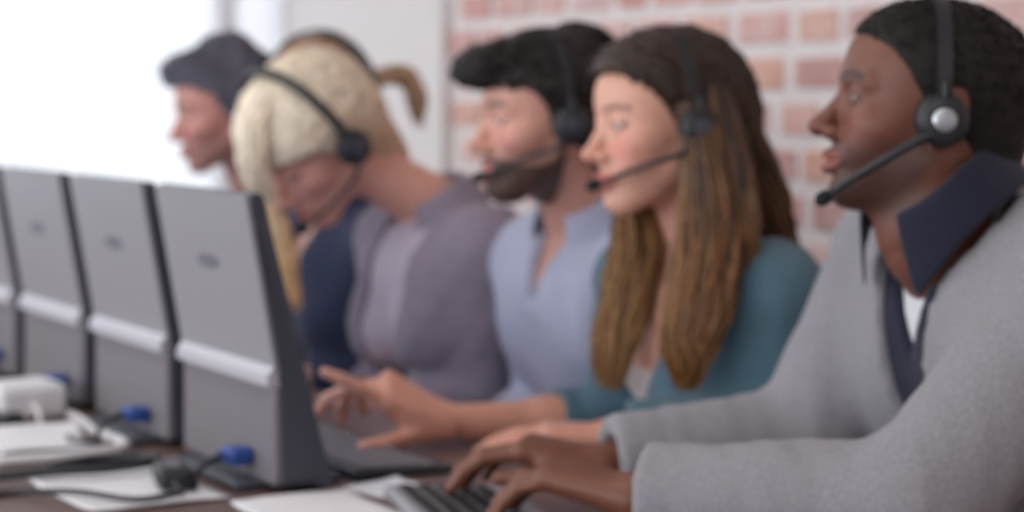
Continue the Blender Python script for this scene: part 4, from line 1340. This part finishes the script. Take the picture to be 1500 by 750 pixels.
# ------------------------------------------------------------------ clutter on the desk behind the monitors
def sheet(c, w, l, ang, label, curl=.02, seed=0, h=.001):
    n = 14; V = []
    for i in range(n):
        for j in range(n):
            u, v = (i / (n - 1) - .5) * w, (j / (n - 1) - .5) * l
            z = curl * (2 * abs(v) / l) ** 3 * (1 if v > 0 else .4) + .004 * math.sin(9 * u / w + seed) * (2 * u / w) ** 2 * .5
            V.append((c[0] + u * math.cos(ang) - v * math.sin(ang), c[1] + u * math.sin(ang) + v * math.cos(ang), DESK_Z + max(.0015, z)))
    Fq = [[i * n + j, (i + 1) * n + j, (i + 1) * n + j + 1, i * n + j + 1] for i in range(n - 1) for j in range(n - 1)]
    o = mesh_obj('paper_sheet', V, Fq, M['paper'], base=(c[0], c[1], DESK_Z))
    sd = o.modifiers.new('thickness', 'SOLIDIFY'); sd.thickness = h; sd.offset = 1
    return tag(o, label, 'paper', 'loose papers behind the monitors')
sheet((.795, 2.37), .170, .24, .05, 'loose white sheet lying under the dark leads behind the monitors', curl=.010, seed=1)
sheet((.945, 2.115), .15, .21, .0, 'white sheet at the foot of the monitor facing the woman in teal', curl=.006, seed=2)
sheet((.795, 2.715), .12, .125, -.15, 'small white sheet with a raised curling edge', curl=.022, seed=3)
sheet((1.075, 2.215), .09, .075, .3, 'small grey-white note lying between the two keyboards', curl=.004, seed=4)

def adapter(c, size, ang, m, label, cord, lift=0):
    B_ = np.array([c[0], c[1], DESK_Z + lift]); t = empty('power_adapter', B_, label, 'adapter')
    R = np.eye(4); R[:3, :3] = [[math.cos(ang), -math.sin(ang), 0], [math.sin(ang), math.cos(ang), 0], [0, 0, 1]]; R[:3, 3] = B_
    sx, sy, sz = size
    MB().box((-sx / 2, -sy / 2, 0), (sx / 2, sy / 2, sz), R, bev=.008).build('housing', m, t, base=B_)
    MB().box((-sx / 2 + .012, -sy / 2 + .012, sz), (sx / 2 - .012, sy / 2 - .012, sz + .0012), R).build('rating_plate', M['grey_plastic'] if m is not M['white_plastic'] else M['paper'], t, base=B_)
    e = B_ + R[:3, :3] @ np.array([0, -sy / 2 + .004, sz * .4])
    MB().tube([e, e + R[:3, :3] @ np.array([0, -.022, -.004])], [.007, .004], 8).build('strain_relief', m, t, base=B_)
    p0 = e + R[:3, :3] @ np.array([0, -.018, -.003])
    pts = [p0] + [np.array([x, y, DESK_Z + z]) for x, y, z in cord]
    MB().tube(spline(pts, 40), .0038, 8).build('cord', m, t, base=B_, smooth=True)
    return t
adapter((.845, 2.985), (.105, .095, .052), .1, M['white_plastic'], 'white power adapter block at the far end of the clutter', [(.835, 2.87, .006), (.80, 2.85, .004), (.74, 2.88, .004), (.66, 2.84, .004)])
adapter((.775, 2.865), (.05, .07, .028), .7, M['black_plastic'], 'black power adapter beside the white adapter block', [(.80, 2.805, .008), (.72, 2.78, .004), (.66, 2.66, .004), (.62, 2.62, .004), (.50, 2.60, .004)])
adapter((.845, 2.345), (.042, .085, .026), -.25, M['dark_plastic'], 'slim dark adapter lying on the loose white sheet', [(.825, 2.262, .012), (.77, 2.26, .010), (.72, 2.33, .012), (.66, 2.40, .004), (.58, 2.36, .004)], lift=.006)

def loose_cable(pts, r, m, label):
    pp = [np.array([x, y, DESK_Z + r + h]) for x, y, h in pts]
    o = MB().tube(spline(pp, 50), r, 8).build('loose_cable', m, base=tuple(pp[0]), smooth=True)
    return tag(o, label, 'cable')
loose_cable([(.64, 2.50, .0), (.72, 2.46, .008), (.80, 2.44, .009), (.865, 2.46, .009), (.875, 2.52, .004), (.82, 2.56, .0), (.75, 2.53, .0)], .006, M['dark_plastic'], 'thick dark cable looped over the loose white sheet')
loose_cable([(.90, 2.93, .0), (.895, 2.84, .0), (.885, 2.78, .0), (.89, 2.68, .0), (.875, 2.62, .0), (.80, 2.595, .0), (.70, 2.60, .0)], .007, M['white_plastic'], 'thick white cable trailing from the white adapter block')
